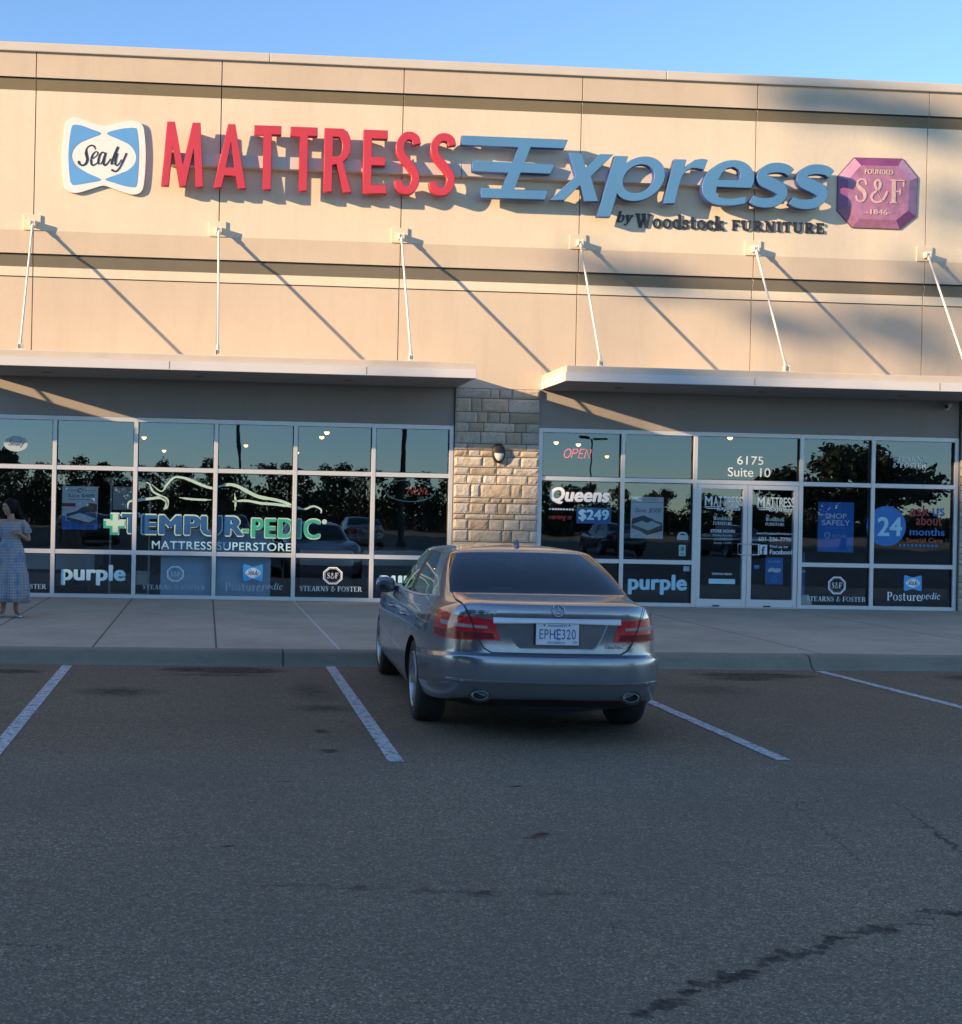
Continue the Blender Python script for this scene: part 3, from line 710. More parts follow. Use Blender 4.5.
vinyl('Posture', (.64, .366, .60, .145), 'vdim', WL, serif=True); vinyl('pedic', (1.12, .366, .36, .145), 'vdim', WL, serif=True, shear=.2)
sf_mark((2.134, .577, .324, .286), 'vwhite', WL)
vinyl('STEARNS & FOSTER', (2.109, .357, 1.043, .09), 'vgrey', WL, serif=True)

# right window wall and doors
vinyl('Queens', (6.309, 1.998, 1.037, .284), 'vwhite', WR, .05, .18)
for i in range(9): pass
shape([rect(5.80 + i * .049, 1.767, .034, .03) for i in range(9)], 'vgrey', WR, name='dotted_rule')
vinyl('starting at', (5.981, 1.623, .407, .10), 'vred', WR, .0, .3)
shape([rect(6.558, 1.670, .595, .271)], 'vblue', WR, VY, 'price_panel'); vinyl('$249', (6.557, 1.672, .529, .203), 'vteal', WR, .045, y=VY - .003)
vinyl('purple', (7.686, .519, 1.029, .345), 'vteal', WR, .045)
shape([rect(8.107, 1.33, .19, .085), stroke(arc(8.107, 1.375, .07, .035, 0, 180), .03)], 'vdim', WR, name='sticker'); 
shape([rect(8.105, 1.108, .12, .19)], 'vdim', WR, VY, 'sticker'); shape([ell(8.105, 1.135, .035, .04, 16), rect(8.105, 1.05, .06, .02)], 'vgreen', WR, VY - .003, name='sticker')
shape([rect(8.19, .80, .12, .09)], 'vdim', WR, name='sticker')
vinyl('6175', (9.265, 2.668, .460, .145), 'vgrey', WR, .0, spacing=1.02); vinyl('Suite 10', (9.249, 2.466, .746, .156), 'vgrey', WR, .0)
for d, cx in zip(DOORS, (8.803, 9.721)):
    for i, (ch, x) in enumerate(zip('MATTRESS', (0, .168, .262, .345, .428, .505, .578, .652))):
        wd = .145 if ch == 'M' else (.085 if ch in 'AR' else .07)
        vinyl(ch, (cx + (-.344 + x + wd / 2 - .004) * .92, 1.962, wd * .92, .165), 'vgrey', d, .02)
    vinyl('Express', (cx + .10, 1.832, .42, .10), 'vgrey', d, .02, .3)
    shape([rect(cx - .20, 1.862, .24, .012), rect(cx - .17, 1.835, .24, .012)], 'vgrey', d, name='speed_line')
    vinyl('by', (cx - .12, 1.735, .05, .04), 'vgrey', d, serif=True); vinyl('Woodstock', (cx, 1.672, .33, .075), 'vgrey', d, serif=True); vinyl('FURNITURE', (cx, 1.585, .33, .055), 'vgrey', d, serif=True)
d0, d1 = DOORS
vinyl('STORE HOURS', (8.809, 1.453, .428, .05), 'vgrey', d0, .02)
for k, t in enumerate(('Monday-Saturday', '10 AM-8 PM', 'Sunday 1-6 PM')): vinyl(t, (8.803, 1.375 - k * .065, .34 - .04 * (k > 0), .042), 'vdim', d0, .02)
vinyl('TEMPUR-PEDIC', (8.807, .719, .360, .035), 'vgrey', d0, .02); shape([rect(8.809, .592, .463, .085)], 'vteal', d0, name='sticker')
vinyl('www.WoodstockFurniture.net', (9.733, 1.428, .670, .04), 'vgrey', d1, .01); vinyl('601-336-7790', (9.726, 1.327, .588, .072), 'vgrey', d1, .03)
shape([rect(9.512, 1.148, .161, .166)], 'vgrey', d1, VY); vinyl('f', (9.525, 1.135, .07, .14), 'pdark', d1, .05, y=VY - .003)
vinyl('Find us on', (9.80, 1.205, .315, .05), 'vgrey', d1, .01); vinyl('Facebook', (9.855, 1.111, .43, .08), 'vgrey', d1, .03)
shape([rect(9.413, .852, .091, .059)], 'vbright', d1, name='sticker')
vinyl('STEARNS', (12.082, 2.761, .583, .085), 'vwhite', WR, serif=True); vinyl('& FOSTER', (12.093, 2.648, .599, .088), 'vwhite', WR, serif=True)
shape([ell(11.695, 1.593, .352, .345)], 'vbright', WR, VY, 'round_sticker'); vinyl('24', (11.758, 1.586, .441, .327), 'vteal', WR, .03, y=VY - .003)
vinyl('ask', (12.292, 1.872, .343, .192), 'vred', WR, .01); vinyl('us', (12.630, 1.853, .215, .141), 'vbright', WR, .01)
vinyl('about', (12.459, 1.704, .468, .165), 'vred', WR, .01); vinyl('months', (12.430, 1.505, .626, .126), 'vbright', WR, .02); vinyl('Special Care', (12.383, 1.35, .660, .10), 'vorange', WR, .02)
shape([rect(11.95 + i * .072, 1.268, .045, .035) for i in range(10)], 'vbright', WR, name='dotted_rule')
sf_mark((10.840, .556, .310, .300), 'vwhite', WR)
vinyl('STEARNS & FOSTER', (10.836, .322, 1.048, .089), 'vgrey', WR, serif=True)
bowtie_logo((12.191, .617, .320, .268), WR)
vinyl('Posture', (12.04, .385, .61, .15), 'vwhite', WR, serif=True); vinyl('pedic', (12.51, .385, .36, .15), 'vgrey', WR, serif=True, shear=.2)

# ------------------------------------------------------------------ signs on the wall
ms = thing('letter_sign', 'red capital letters mounted on a long raceway', 'sign', (1.6, YU, 7.4))
def at_root(o, root):
    """children are built in world coordinates: shift the mesh into the root's frame"""
    o.data.transform(Matrix.Translation(-root.location)); o.parent = root; return o
ZB, ZT = 6.90, 7.945; HH = ZT - ZB
def poly_letter(polys, x0, x1, root, mats, name='letter', y=-.19, depth=.12, zb=ZB, zt=ZT):
    o = outline([[(x0 + (x1 - x0) * u, zb + (zt - zb) * v) for u, v in p] for p in polys], name, y, depth, mats, None, .008)
    return at_root(o, root)
LM = [M['red'], M['red_side']]
gM = [[(0, 0), (.19, 0), (.245, .62), (.42, 0), (.58, 0), (.755, .62), (.81, 0), (1, 0), (.90, 1), (.71, 1), (.50, .34), (.29, 1), (.10, 1)]]
gM = [[(0, 0), (.185, 0), (.255, .60), (.43, 0), (.585, 0), (.755, .60), (.815, 0), (1, 0), (.905, 1), (.715, 1), (.505, .33), (.30, 1), (.115, 1)]]
gA = [[(0, 0), (.25, 0), (.33, .19), (.67, .19), (.75, 0), (1, 0), (.63, 1), (.41, 1)], [(.37, .32), (.63, .32), (.505, .72)]]
gT = [[(.345, 0), (.655, 0), (.655, .86), (1, .86), (1, 1), (0, 1), (0, .86), (.345, .86)]]
gE = [[(0, 0), (1, 0), (1, .14), (.35, .14), (.35, .44), (.92, .44), (.92, .58), (.35, .58), (.35, .86), (1, .86), (1, 1), (0, 1)]]
bo = [(.50, 1)] + [(.50 + .42 * math.sin(R(t)), .735 + .265 * math.cos(R(t))) for t in range(15, 180, 15)]
gR = [[(0, 0), (.30, 0), (.30, .42), (.44, .44), (.68, 0), (1, 0), (.68, .48), (.82, .54), (.92, .64), (.95, .74), (.92, .86), (.82, .95), (.66, 1), (0, 1)],
      [(.30, .56), (.48, .56), (.60, .60), (.64, .70), (.62, .80), (.52, .865), (.30, .865)]]
sc_ = smooth_pts([(.86, .80), (.80, .89), (.60, .932), (.36, .91), (.18, .80), (.20, .66), (.40, .55), (.62, .45), (.80, .34), (.82, .20), (.66, .09), (.42, .068), (.20, .11), (.12, .22)], 5, False)
def s_shape(x0, x1):
    w_ = x1 - x0; pts = [(x0 + w_ * u, ZB + HH * v) for u, v in sc_]; return [stroke(pts, .135)]
for g, a, b in ((gM, -.84, -.153), (gA, .011, .545), (gT, .66, 1.105), (gT, 1.256, 1.701), (gR, 1.817, 2.28), (gE, 2.463, 2.861)): poly_letter(g, a, b, ms, LM)
for a, b in ((3.003, 3.402), (3.573, 3.993)): at_root(outline(s_shape(a, b), 'letter', -.19, .12, LM, None, .008), ms)
at_root(MB().box(-.70, 4.12, -.19, YU - .001, 7.275, 7.475).build('raceway', M['raceway'], None, bevel=.004), ms)
for x in (-.1, .45, .95, 1.5, 2.1, 2.7, 3.3, 3.8): at_root(MB().box(x, x + .03, -.15, -.095, 7.475, 7.53).build('bracket', M['raceway']), ms)

es = thing('letter_sign', 'slanting blue word with speed lines on its first letter', 'sign', (7.3, YU, 7.4))
BM = [M['blue'], M['blue_side']]
E_ = [[(4.093, 7.915), (5.881, 7.915), (5.824, 7.762), (5.255, 7.762), (5.160, 7.505), (5.671, 7.500), (5.594, 7.333), (5.095, 7.333), (4.995, 7.058), (5.564, 7.058), (5.515, 6.900), (4.432, 6.900), (4.427, 7.060), (4.785, 7.060),
       (4.885, 7.333), (4.280, 7.333), (4.276, 7.503), (4.955, 7.503), (5.050, 7.762), (4.090, 7.762)]]
at_root(outline(E_, 'letter', -.19, .12, BM, None, .008), es)
def slab(polys, x0, x1, zb, zt, sh=.30):
    H_ = zt - zb; W_ = (x1 - x0)
    allp = [(u + sh * v * H_ / W_, v) for p in polys for u, v in p]; a = min(q[0] for q in allp); b = max(q[0] for q in allp)
    zz = [q[1] for q in allp]; c, d = min(zz), max(zz)
    out = [[((x0 + W_ * ((u + sh * v * H_ / W_) - a) / (b - a)), zb + H_ * (v - c) / (d - c)) for u, v in p] for p in polys]
    return at_root(outline(out, 'letter', -.19, .12, BM, None, .008), es)
slab([[(0, 0), (.30, 0), (.50, .33), (.70, 0), (1, 0), (.66, .52), (.96, 1), (.67, 1), (.485, .70), (.30, 1), (.02, 1), (.34, .52)]], 5.60, 6.66, 6.905, 7.70, .45)
rp = lambda cx, cz, rx, rz, tx, tz: [arc(cx, cz, rx, rz, 0, 354, 40), arc(cx, cz, rx - tx, rz - tz, 0, 354, 40)]
# p: bowl welded to its stem as one outline with a counter
pb = arc(.56, .64, .44, .37, 138, -138, 36)
slab([[(0, 0), (.24, 0), (.24, .36)] + [q for q in pb[::-1]] + [(.24, .92), (.24, 1), (0, 1)], arc(.54, .64, .27, .235, 0, 350, 36)], 6.395, 7.545, 6.655, 7.69, .33)
slab([[(0, 0), (.34, 0), (.34, .52)] + [(.36, .62), (.44, .74), (.58, .80), (.74, .80), (.94, .77), (.98, 1.0), (.80, 1.02), (.60, .99), (.46, .90), (.36, .78), (.36, .985), (0, .985)]], 7.52, 8.275, 6.92, 7.69, .30)
eo = arc(.5, .5, .5, .5, -38, 358, 40)
slab([[(.98, .40), (.30, .40), (.32, .28), (.40, .19), (.52, .155), (.70, .165), (.93, .23)] + [(.93, .23), (.95, .06), (.74, .01), (.5, 0)] + arc(.5, .5, .5, .5, 262, 182, 12) + arc(.5, .5, .5, .5, 178, 2, 22), [(.295, .56), (.70, .56), (.69, .70), (.62, .80), (.51, .845), (.40, .81), (.32, .70)]], 8.18, 9.08, 6.915, 7.69, .28)
ss = smooth_pts([(.93, .80), (.78, .875), (.56, .905), (.32, .87), (.18, .74), (.28, .60), (.52, .51), (.76, .41), (.84, .28), (.74, .14), (.50, .085), (.26, .10), (.06, .17)], 5, False)
for a, b in ((8.995, 9.765), (9.685, 10.465)): slab([stroke(ss, [.18 + .10 * math.sin(math.pi * i / (len(ss) - 1)) for i in range(len(ss))])], a, b, 6.905, 7.675, .28)
at_root(MB().box(4.13, 10.40, -.19, YU - .001, 7.275, 7.475).build('raceway', M['raceway'], None, bevel=.004), es)

bs = thing('letter_sign', 'small black serif lettering below the slanting blue word', 'sign', (8.6, YU, 6.65))
def flat_sign(me, box, root, mat, dep=.025, name='letter', y=YU - .004): return at_root(place_flat(me, name, box, y, dep, M[mat], None), root)
flat_sign(serif_mesh('by', .25, .06, .034), (6.955, 6.70, .30, .24), bs, 'black')
flat_sign(serif_mesh('Woodstock', 0, .09, .036), (7.90, 6.672, 1.54, .25), bs, 'black')
flat_sign(serif_mesh('FURNITURE', 0, .16, .030), (9.615, 6.652, 1.62, .195), bs, 'black')

bt = thing('bow_tie_sign', 'white and light blue bow-tie shaped panel left of the red letters', 'sign', (-1.785, YU, 7.39))
out_ = smooth_pts([(-2.434, 7.868), (-2.384, 7.960), (-2.290, 8.003), (-2.190, 7.998), (-1.95, 7.922), (-1.795, 7.890), (-1.66, 7.920), (-1.415, 7.989), (-1.285, 7.991), (-1.185, 7.945), (-1.138, 7.828), (-1.105, 7.472), (-1.117, 7.059), (-1.150, 6.865), (-1.22, 6.801),
                   (-1.313, 6.783), (-1.444, 6.810), (-1.67, 6.885), (-1.79, 6.911), (-1.93, 6.868), (-2.168, 6.786), (-2.284, 6.778), (-2.373, 6.812), (-2.432, 6.905), (-2.468, 7.324), (-2.456, 7.661)], 5)
at_root(outline([out_], 'sign_panel', YU - .012, .034, [M['signwhite'], M['signedge']], None, .004), bt)
bl = [(-2.274, 7.89), (-2.32, 7.854), (-2.353, 7.647), (-2.365, 7.347), (-2.336, 7.012), (-2.301, 6.92), (-2.254, 6.906), (-2.042, 6.948), (-1.83, 7.009), (-2.045, 7.107), (-2.214, 7.204), (-2.29, 7.294), (-2.314, 7.387), (-2.285, 7.491), (-2.185, 7.598), (-2.02, 7.679), (-1.845, 7.765), (-2.004, 7.83), (-2.153, 7.88)]
br = [(-1.298, 7.877), (-1.264, 7.851), (-1.233, 7.636), (-1.223, 7.392), (-1.235, 7.054), (-1.256, 6.931), (-1.306, 6.905), (-1.465, 6.923), (-1.615, 6.964), (-1.761, 7.015), (-1.58, 7.097), (-1.396, 7.179), (-1.295, 7.286), (-1.266, 7.391), (-1.3, 7.502), (-1.386, 7.602), (-1.555, 7.679), (-1.752, 7.769), (-1.558, 7.844), (-1.391, 7.874)]
for p in (bl, br): at_root(outline([smooth_pts(p, 4)], 'blue_field', YU - .047, .003, M['signblue'], None), bt)
for i, q in enumerate(script_word(lambda x, y: -2.431 + (x - 130) * .00186, lambda x, y: 7.868 - (y - 180) * .00187 + (x - 130) * 5e-5)):
    at_root(outline([q], 'lettering', YU - .0495 - .0003 * i, .0008, M['black'], None), bt)

oc = thing('octagon_sign', 'faded purple octagonal plaque right of the blue letters', 'sign', (11.35, YU, 7.29))
OC = [(10.925, 7.885), (11.789, 7.899), (12.068, 7.585), (12.05, 6.913), (11.766, 6.681), (10.913, 6.681), (10.642, 6.964), (10.640, 7.555)]
cx, cz = 11.355, 7.285
def sc8(k): return [(cx + (x - cx) * k, cz + (z - cz) * k) for x, z in OC]
at_root(outline([sc8(1.0)], 'backing', YU - .004, .014, M['plaque_e'], None), oc)
o8, i8 = sc8(.985), sc8(.76); fm = MB()
for i in range(8):
    a, b = o8[i], o8[(i + 1) % 8]; c, d = i8[(i + 1) % 8], i8[i]
    fm.add([(a[0], YU - .019, a[1]), (b[0], YU - .019, b[1]), (c[0], YU - .062, c[1]), (d[0], YU - .062, d[1])], [(0, 1, 2, 3)], [0, 2, 1, 0, 1, 1, 0, 2][i])
at_root(fm.build('bevelled_rim', [M['purple_shade'], M['purple'], M['purple_highlight']], fixn=False), oc)
at_root(outline([i8], 'face', YU - .04, .0225, M['purple'], None), oc)
py = YU - .063
flat_sign(serif_mesh('S&F'), (11.37, 7.31, .86, .42), oc, 'plaque', .014, y=py)
flat_sign(text_mesh('FOUNDED', .002, .02), (11.35, 7.64, .50, .085), oc, 'plaque', .008, y=py); flat_sign(text_mesh('-1846-', .002, .02), (11.35, 6.955, .44, .085), oc, 'plaque', .008, y=py)

# ------------------------------------------------------------------ fixtures on the front
lt = thing('wall_lamp', 'dark oval bulkhead lamp on the stone pier', 'wall lamp', (4.868, -.09, 2.683))
def oval_body():
    m = MB(); n = 32
    for (k, y), (k2, y2) in zip([(1, .03), (1, -.05), (.9, -.075), (.80, -.08)], [(1, -.05), (.9, -.075), (.80, -.08), (.76, -.055)]):
        v = []
        for kk, yy in ((k, y), (k2, y2)):
            v += [(.112 * kk * math.cos(2 * math.pi * i / n), yy, .165 * kk * math.sin(2 * math.pi * i / n)) for i in range(n)]
        m.add(v, [(i, (i + 1) % n, n + (i + 1) % n, n + i) for i in range(n)], 0, True)
    m.add([(.112 * math.cos(2 * math.pi * i / n), .03, .165 * math.sin(2 * math.pi * i / n)) for i in range(n)], [tuple(range(n))])
    # hood over the upper half
    v = []
    for kk, yy in ((.80, -.08), (.5, -.115), (0, -.125)):
        v += [(.112 * kk * math.cos(math.pi * i / 16), yy, .165 * kk * math.sin(math.pi * i / 16) + .004) for i in range(17)]
    m.add(v, [(r * 17 + i, r * 17 + i + 1, (r + 1) * 17 + i + 1, (r + 1) * 17 + i) for r in range(2) for i in range(16)], 0, True)
    m.add([(.112 * .8 * math.cos(math.pi * i / 16), -.08, .165 * .8 * math.sin(math.pi * i / 16) + .004) for i in range(17)] + [(.05, -.115, .004), (-.05, -.115, .004)], [(0, 17, 18, 16)])
    return m
oval_body().build('housing', M['lampmetal'], lt)
g = MB(); v = []
for kk, yy in ((.77, -.058), (.6, -.085), (.3, -.10), (0, -.104)): v += [(.112 * kk * math.cos(math.pi + math.pi * i / 20), yy, .165 * kk * math.sin(math.pi + math.pi * i / 20)) for i in range(21)]
g.add(v, [(r * 21 + i, r * 21 + i + 1, (r + 1) * 21 + i + 1, (r + 1) * 21 + i) for r in range(3) for i in range(20)], 0, True); g.build('lens', M['lampglass'], lt); lt.scale = (1, .6, 1); lt.location.y = -.075

sc2 = thing('security_camera', 'small pale bullet camera on the wall by the right canopy end', 'camera', (12.67, -.01, 3.655))
MB().lathe([(.05, .01), (.05, -.02), (.0, -.02)], (0.02, 0, 0.0), 'y', 20).tube([(0.02, -.02, 0), (0.02, -.07, .015), (.01, -.10, .02)], .014, 8).build('bracket', M['cammetal'], sc2)
hb = MB(); hb.tube([(.05, -.05, .045), (-.10, -.20, .0)], .042, 16); hb.build('housing', M['cammetal'], sc2)
MB().tube([(-.098, -.199, .001), (-.106, -.207, -.002)], .034, 16).build('lens', M['gasket'], sc2)

# ------------------------------------------------------------------ things inside the shop windows
PY = .10
def poster(label, box, paper):
    cx, cz, w_, h_ = box; t = thing('poster', label, 'poster', (cx, PY, cz))
    MB().box(-w_ / 2, w_ / 2, -.003, .003, -h_ / 2, h_ / 2).build('paper', M[paper], t); return t
def pshape(t, polys, mat, lay=1, name='print'):
    o = outline(polys, name, -.003 - .001 * lay, .0005, M[mat], t); return o
def ptext(t, txt, box, mat, bold=.01, lay=3, serif=False, shear=0):
    return place_flat(serif_mesh(txt, shear) if serif else text_mesh(txt, .001, bold, shear), 'print', box, -.003 - .001 * lay, .0005, M[mat], t)
t = poster('white and blue sale poster with a bed picture behind the left glass', (-2.082, 1.622, .584, .714), 'pgrey')
pshape(t, [rect(0, -.245, .584, .224)], 'pblue'); pshape(t, [rect(0, -.16, .46, .10)], 'vgrey', 2)
pshape(t, [[(-.20, -.20), (.16, -.27), (.27, -.20), (.27, -.06), (.05, .02), (-.05, -.05), (-.22, -.10)]], 'pdark', 3); pshape(t, [[(-.21, -.15), (.15, -.235), (.28, -.17), (.0, -.08)]], 'pgrey', 4)
pshape(t, [[(-.22, -.195), (.15, -.29), (.28, -.215), (.28, -.19), (.15, -.262), (-.22, -.165)]], 'pbrown', 5); pshape(t, [[(.06, .01), (.16, .09), (.28, .07), (.28, -.05), (.1, -.04)]], 'pbrown', 4)
pshape(t, [rect(-.18, .05, .22, .055)], 'vred', 3); ptext(t, 'Save $400', (.02, .20, .42, .065), 'pdark'); pshape(t, [octo(0, .29, .09, .07), octo(0, .29, .06, .04)], 'pdark', 3)
pshape(t, [rect(0, .14, .38, .008), rect(-.15, .29, .2, .006), rect(.15, .29, .2, .006)], 'pdark', 2)
t = poster('pale grey sale poster with a bed picture right of the price lettering', (7.496, 1.654, .566, .707), 'pgrey')
pshape(t, [rect(0, .26, .566, .014)], 'vdim', 2); ptext(t, 'STEARNS & FOSTER', (0, .30, .36, .03), 'vdim', serif=True); ptext(t, 'Save $500', (.02, .12, .46, .085), 'pdark', -.005, serif=False, shear=.3)
pshape(t, [[(-.26, -.02), (-.05, .04), (.05, -.02), (.27, -.09), (.27, -.22), (.0, -.30), (-.27, -.15)]], 'pdark', 1); pshape(t, [[(-.26, -.12), (.0, -.02), (.26, -.12), (.02, -.22)]], 'vgrey', 2)
pshape(t, [[(-.26, -.13), (.02, -.23), (.26, -.13), (.26, -.18), (.02, -.285), (-.26, -.18)]], 'pbrown', 3); pshape(t, [[(-.27, -.22), (.02, -.32), (.27, -.22), (.27, -.34), (-.27, -.34)]], 'vgrey', 2)
pshape(t, [[(-.14, -.03), (-.02, .02), (.12, -.03), (.0, -.09)]], 'pdark', 4)
t = poster('plain blue notice poster with white capitals right of the doors', (10.819, 1.558, .638, .859), 'pblue')
ptext(t, 'SHOP', (0, .19, .379, .092), 'vwhite', .01); ptext(t, 'SAFELY', (0, .075, .502, .092), 'vwhite', .01); ptext(t, 'WITH US', (0, -.02, .334, .04), 'vsky', 0)
pshape(t, [smooth_pts([(-.2, -.11), (-.15, -.09), (-.10, -.11), (-.105, -.17), (-.15, -.215), (-.195, -.17)], 3), smooth_pts([(-.18, -.125), (-.15, -.11), (-.12, -.125), (-.125, -.165), (-.15, -.19), (-.175, -.165)], 3)], 'vteal', 3)
ptext(t, 'RETAIL', (.07, -.155, .26, .055), 'vteal', 0)
t = poster('small blue poster low on the right door glass', (9.743, .784, .309, .465), 'pblue'); t.location.y = .10
ptext(t, 'IN-STORE', (0, .16, .22, .04), 'vteal', .02); pshape(t, [smooth_pts([(-.11, .02), (-.05, .055), (.02, .04), (.09, .05), (.12, .0), (.04, -.03), (-.04, -.01), (-.1, -.02)], 3)], 'vwhite', 3); pshape(t, [ell(0, -.14, .05, .05, 20), ell(0, -.14, .035, .035, 20)], 'vsky', 3)

t = thing('display_board', 'pale blue board low behind the lettered left window', 'board', (.18, .30, .15))
MB().box(-.919, .919, -.02, .02, 0, 1.16).build('board', M['panel'], t); MB().box(-.8, -.75, -.02, .3, -.0, .04).box(.75, .8, -.02, .3, 0, .04).build('foot', M['rack'], t)
t = thing('display_rack', 'slim pale metal frame behind the green cross on the glass', 'rack', (-1.29, .75, .15))
m = MB()
for x in (-.33, .06, .33): m.box(x - .017, x + .017, -.017, .017, 0, 2.0)
for z in (.02, 1.98): m.box(-.33, .33, -.015, .015, z - .017, z + .017)
m.build('frame', M['rack'], t); MB().box(-.30, .03, -.012, .02, 1.45, 1.85).build('pillow', M['bed'], t, bevel=.01); MB().box(.08, .31, -.012, .06, .18, .42).build('pillow', M['bed'], t, bevel=.01)
def bed(label, x, y, w_, l_, ht=.62, rz=0):
    t = thing('display_bed', label, 'bed', (x, y, .15), 'mattresses on show in the store', rz)
    MB().box(-w_ / 2 + .02, w_ / 2 - .02, -l_ / 2 + .02, l_ / 2 - .02, .08, ht - .30).build('base', M['bedbase'], t, bevel=.01)
    MB().box(-w_ / 2, w_ / 2, -l_ / 2, l_ / 2, ht - .295, ht).build('mattress', M['bed'], t, bevel=.05)
    m = MB()
    for a in (-1, 1):
        for b in (-1, 1): m.box(a * (w_ / 2 - .1) - .03, a * (w_ / 2 - .1) + .03, b * (l_ / 2 - .1) - .03, b * (l_ / 2 - .1) + .03, 0, .085)
    m.build('leg', M['bedbase'], t); return t
bed('white mattress at the far left window behind the woman', -2.7, 2.6, 1.5, 2.0, .66)
bed('left one of two white mattresses beside the stone pier', 2.20, 2.9, 1.0, 2.0, .80)
bed('right one of two white mattresses beside the stone pier', 3.42, 2.9, 1.15, 2.0, .82)
bed('white mattress behind the price lettering', 6.7, 5.0, 1.5, 2.0, .6)
t = thing('display_stand', 'blue upright display stand just right of the doors', 'stand', (10.40, .55, .15))
MB().box(-.09, .09, -.03, .03, .0, .96).build('panel', M['vbright'], t); MB().box(-.095, .095, -.035, .035, .60, .64).build('band', M['vteal'], t); MB().box(-.15, .15, -.12, .12, 0, .02).build('foot', M['vblue'], t)
t = thing('floor_sign', 'white folding floor sign inside beside the entrance doors', 'floor sign', (10.42, .34, .15))
MB().prism([(-.135, 0), (.135, 0), (.05, .22), (-.05, .22)], 'y', -.02, .0).build('front_board', M['vwhite'], t); MB().prism([(-.135, 0), (.135, 0), (.05, .21), (-.05, .21)], 'y', .10, .12).build('rear_board', M['vwhite'], t); MB().tube([(0, -.02, .205), (0, .12, .205)], .012, 8).build('hinge', M['rack'], t)
# red neon sign, and an oval standing in for a reflection
def neon(t, strokes, r, mat, name='tube'):
    m = MB()
    for s in strokes: m.tube([(x, 0, z) for x, z in s], r, 6)
    m.build(name, M[mat], t)
t = thing('neon_sign', 'red neon sign of four capitals high in the right window', 'neon sign', (6.31, .25, 2.726))
S_ = lambda pts: [(x + .25 * z, z) for x, z in pts]
neon(t, [S_([(.055 * math.cos(a / 8 * math.pi) - .17, .075 * math.sin(a / 8 * math.pi)) for a in range(17)]), S_([(-.085, -.075), (-.085, .075), (-.02, .07), (-.0, .04), (-.02, .01), (-.085, .0)]),
         S_([(.11, .075), (.035, .075), (.035, -.075), (.11, -.075)]), S_([(.035, 0), (.095, 0)]), S_([(.14, -.075), (.14, .075), (.225, -.075), (.225, .075)])], .0085, 'neon_red')
MB().box(-.26, .26, .02, .03, -.10, .10).build('backing', M['gasket'], t)
t = thing('neon_sign', 'oval outline with red squiggles standing in for a reflection left of the stone pier', 'neon sign', (3.451, .30, 2.03))
neon(t, [[(.43 * math.cos(a / 20 * math.pi), .185 * math.sin(a / 20 * math.pi)) for a in range(41)]], .011, 'reflect_oval')  # oval and glowing squiggles added in place of a reflection in the glass
neon(t, [[(-.06, -.05), (.0, .06), (.06, .05), (.05, 0.0), (.0, -.01)], [(.09, .06), (.07, -.06), (.13, -.06)], [(.09, 0), (.13, 0)], [(.16, -.06), (.18, .06), (.22, -.06), (.24, .06)], [(.27, .05), (.26, -.05), (.32, -.05)]], .008, 'reflect_squiggle', 'letters')
# small warm lamps hung below the ceiling
def spot(label, x, y, z):
    t = thing('pendant_lamp', label, 'lamp', (x, y, z), 'small warm lamps hung from the store ceiling')
    MB().lathe([(0, .16), (.03, .15), (.055, .04), (.06, 0)], (0, 0, 0), 'z', 14).tube([(0, 0, .15), (0, 0, 3.42 - z)], .006, 6).build('shade', M['housing'], t)
    m = MB(); m.lathe([(0, -.055), (.03, -.047), (.048, -.02), (.05, .01), (.03, .04), (0, .05)], (0, 0, 0), 'z', 14); m.build('bulb', M['bulb'], t)
spot('small warm hanging lamp at the right of the second upper pane', -1.39, 7.03, 3.2)
spot('small warm hanging lamp low at the left of the third upper pane', -1.08, 11.0, 3.1)
spot('small warm hanging lamp at the right of the third upper pane', 0.2, 6.72, 3.2)
spot('small warm hanging lamp by the transom between third and fourth panes', 0.21, 11.0, 2.86)
spot('brighter upper lamp of the close pair left of the dark post', 2.32, 3.66, 3.2)
spot('lower lamp of the close pair left of the dark post', 2.36, 5.21, 3.2)
spot('faint small warm lamp in the fourth upper pane from left', 0.92, 9.45, 3.2)
spot('small warm lamp beside the mullion left of the lamp pair', 2.26, 11.0, 3.13)
spot('warm lamp above left of the red neon capitals', 7.28, 5.12, 3.2)
spot('warm lamp above right of the red neon capitals', 7.91, 5.65, 3.2)
spot('warm lamp right behind the red neon capitals', 8.53, 8.65, 3.2)
spot('warm lamp right of the red neon near the mirrored post', 10.12, 10.64, 3.2)
spot('single warm lamp above the entrance door numbers', 9.78, 2.16, 3.2)
# ------------------------------------------------------------------ the parked sedan
def carpaint():
    a = N('grey_metallic_paint'); v = a.obj()
    fl = a.vor(v, 900); s_ = a.n('SeparateColor'); a.l(fl, s_.inputs[0])
    a.setp('Base Color', a.ramp(s_.outputs[0], [(0, (.195, .210, .240)), (1, (.275, .296, .335))]))
    dirt = a.noise(v, 6, 5)
    a.setp('Metallic', .72); a.setp('Roughness', a.ramp(dirt, [(.35, .17), (.7, .25)])); a.setp('Coat Weight', .7); a.setp('Coat Roughness', .03)
    return a.m
M['paint'] = carpaint()
def carglass():
    a = N('tinted_car_glass'); a.t.nodes.remove(a.p)
    tr = a.n('BsdfTransparent'); tr.inputs[0].default_value = (.34, .37, .40, 1)
    gl = a.n('BsdfGlossy'); gl.inputs['Color'].default_value = (1, 1, 1, 1); gl.inputs['Roughness'].default_value = 0
    fr = a.n('Fresnel'); fr.inputs[0].default_value = 1.5
    f = a.math('ADD', fr.outputs[0], .02, clamp=True)
    mx = a.n('MixShader'); a.l(f, mx.inputs[0]); a.l(tr.outputs[0], mx.inputs[1]); a.l(gl.outputs[0], mx.inputs[2]); a.l(mx.outputs[0], a.out.inputs[0]); return a.m
M['cglass'] = carglass()
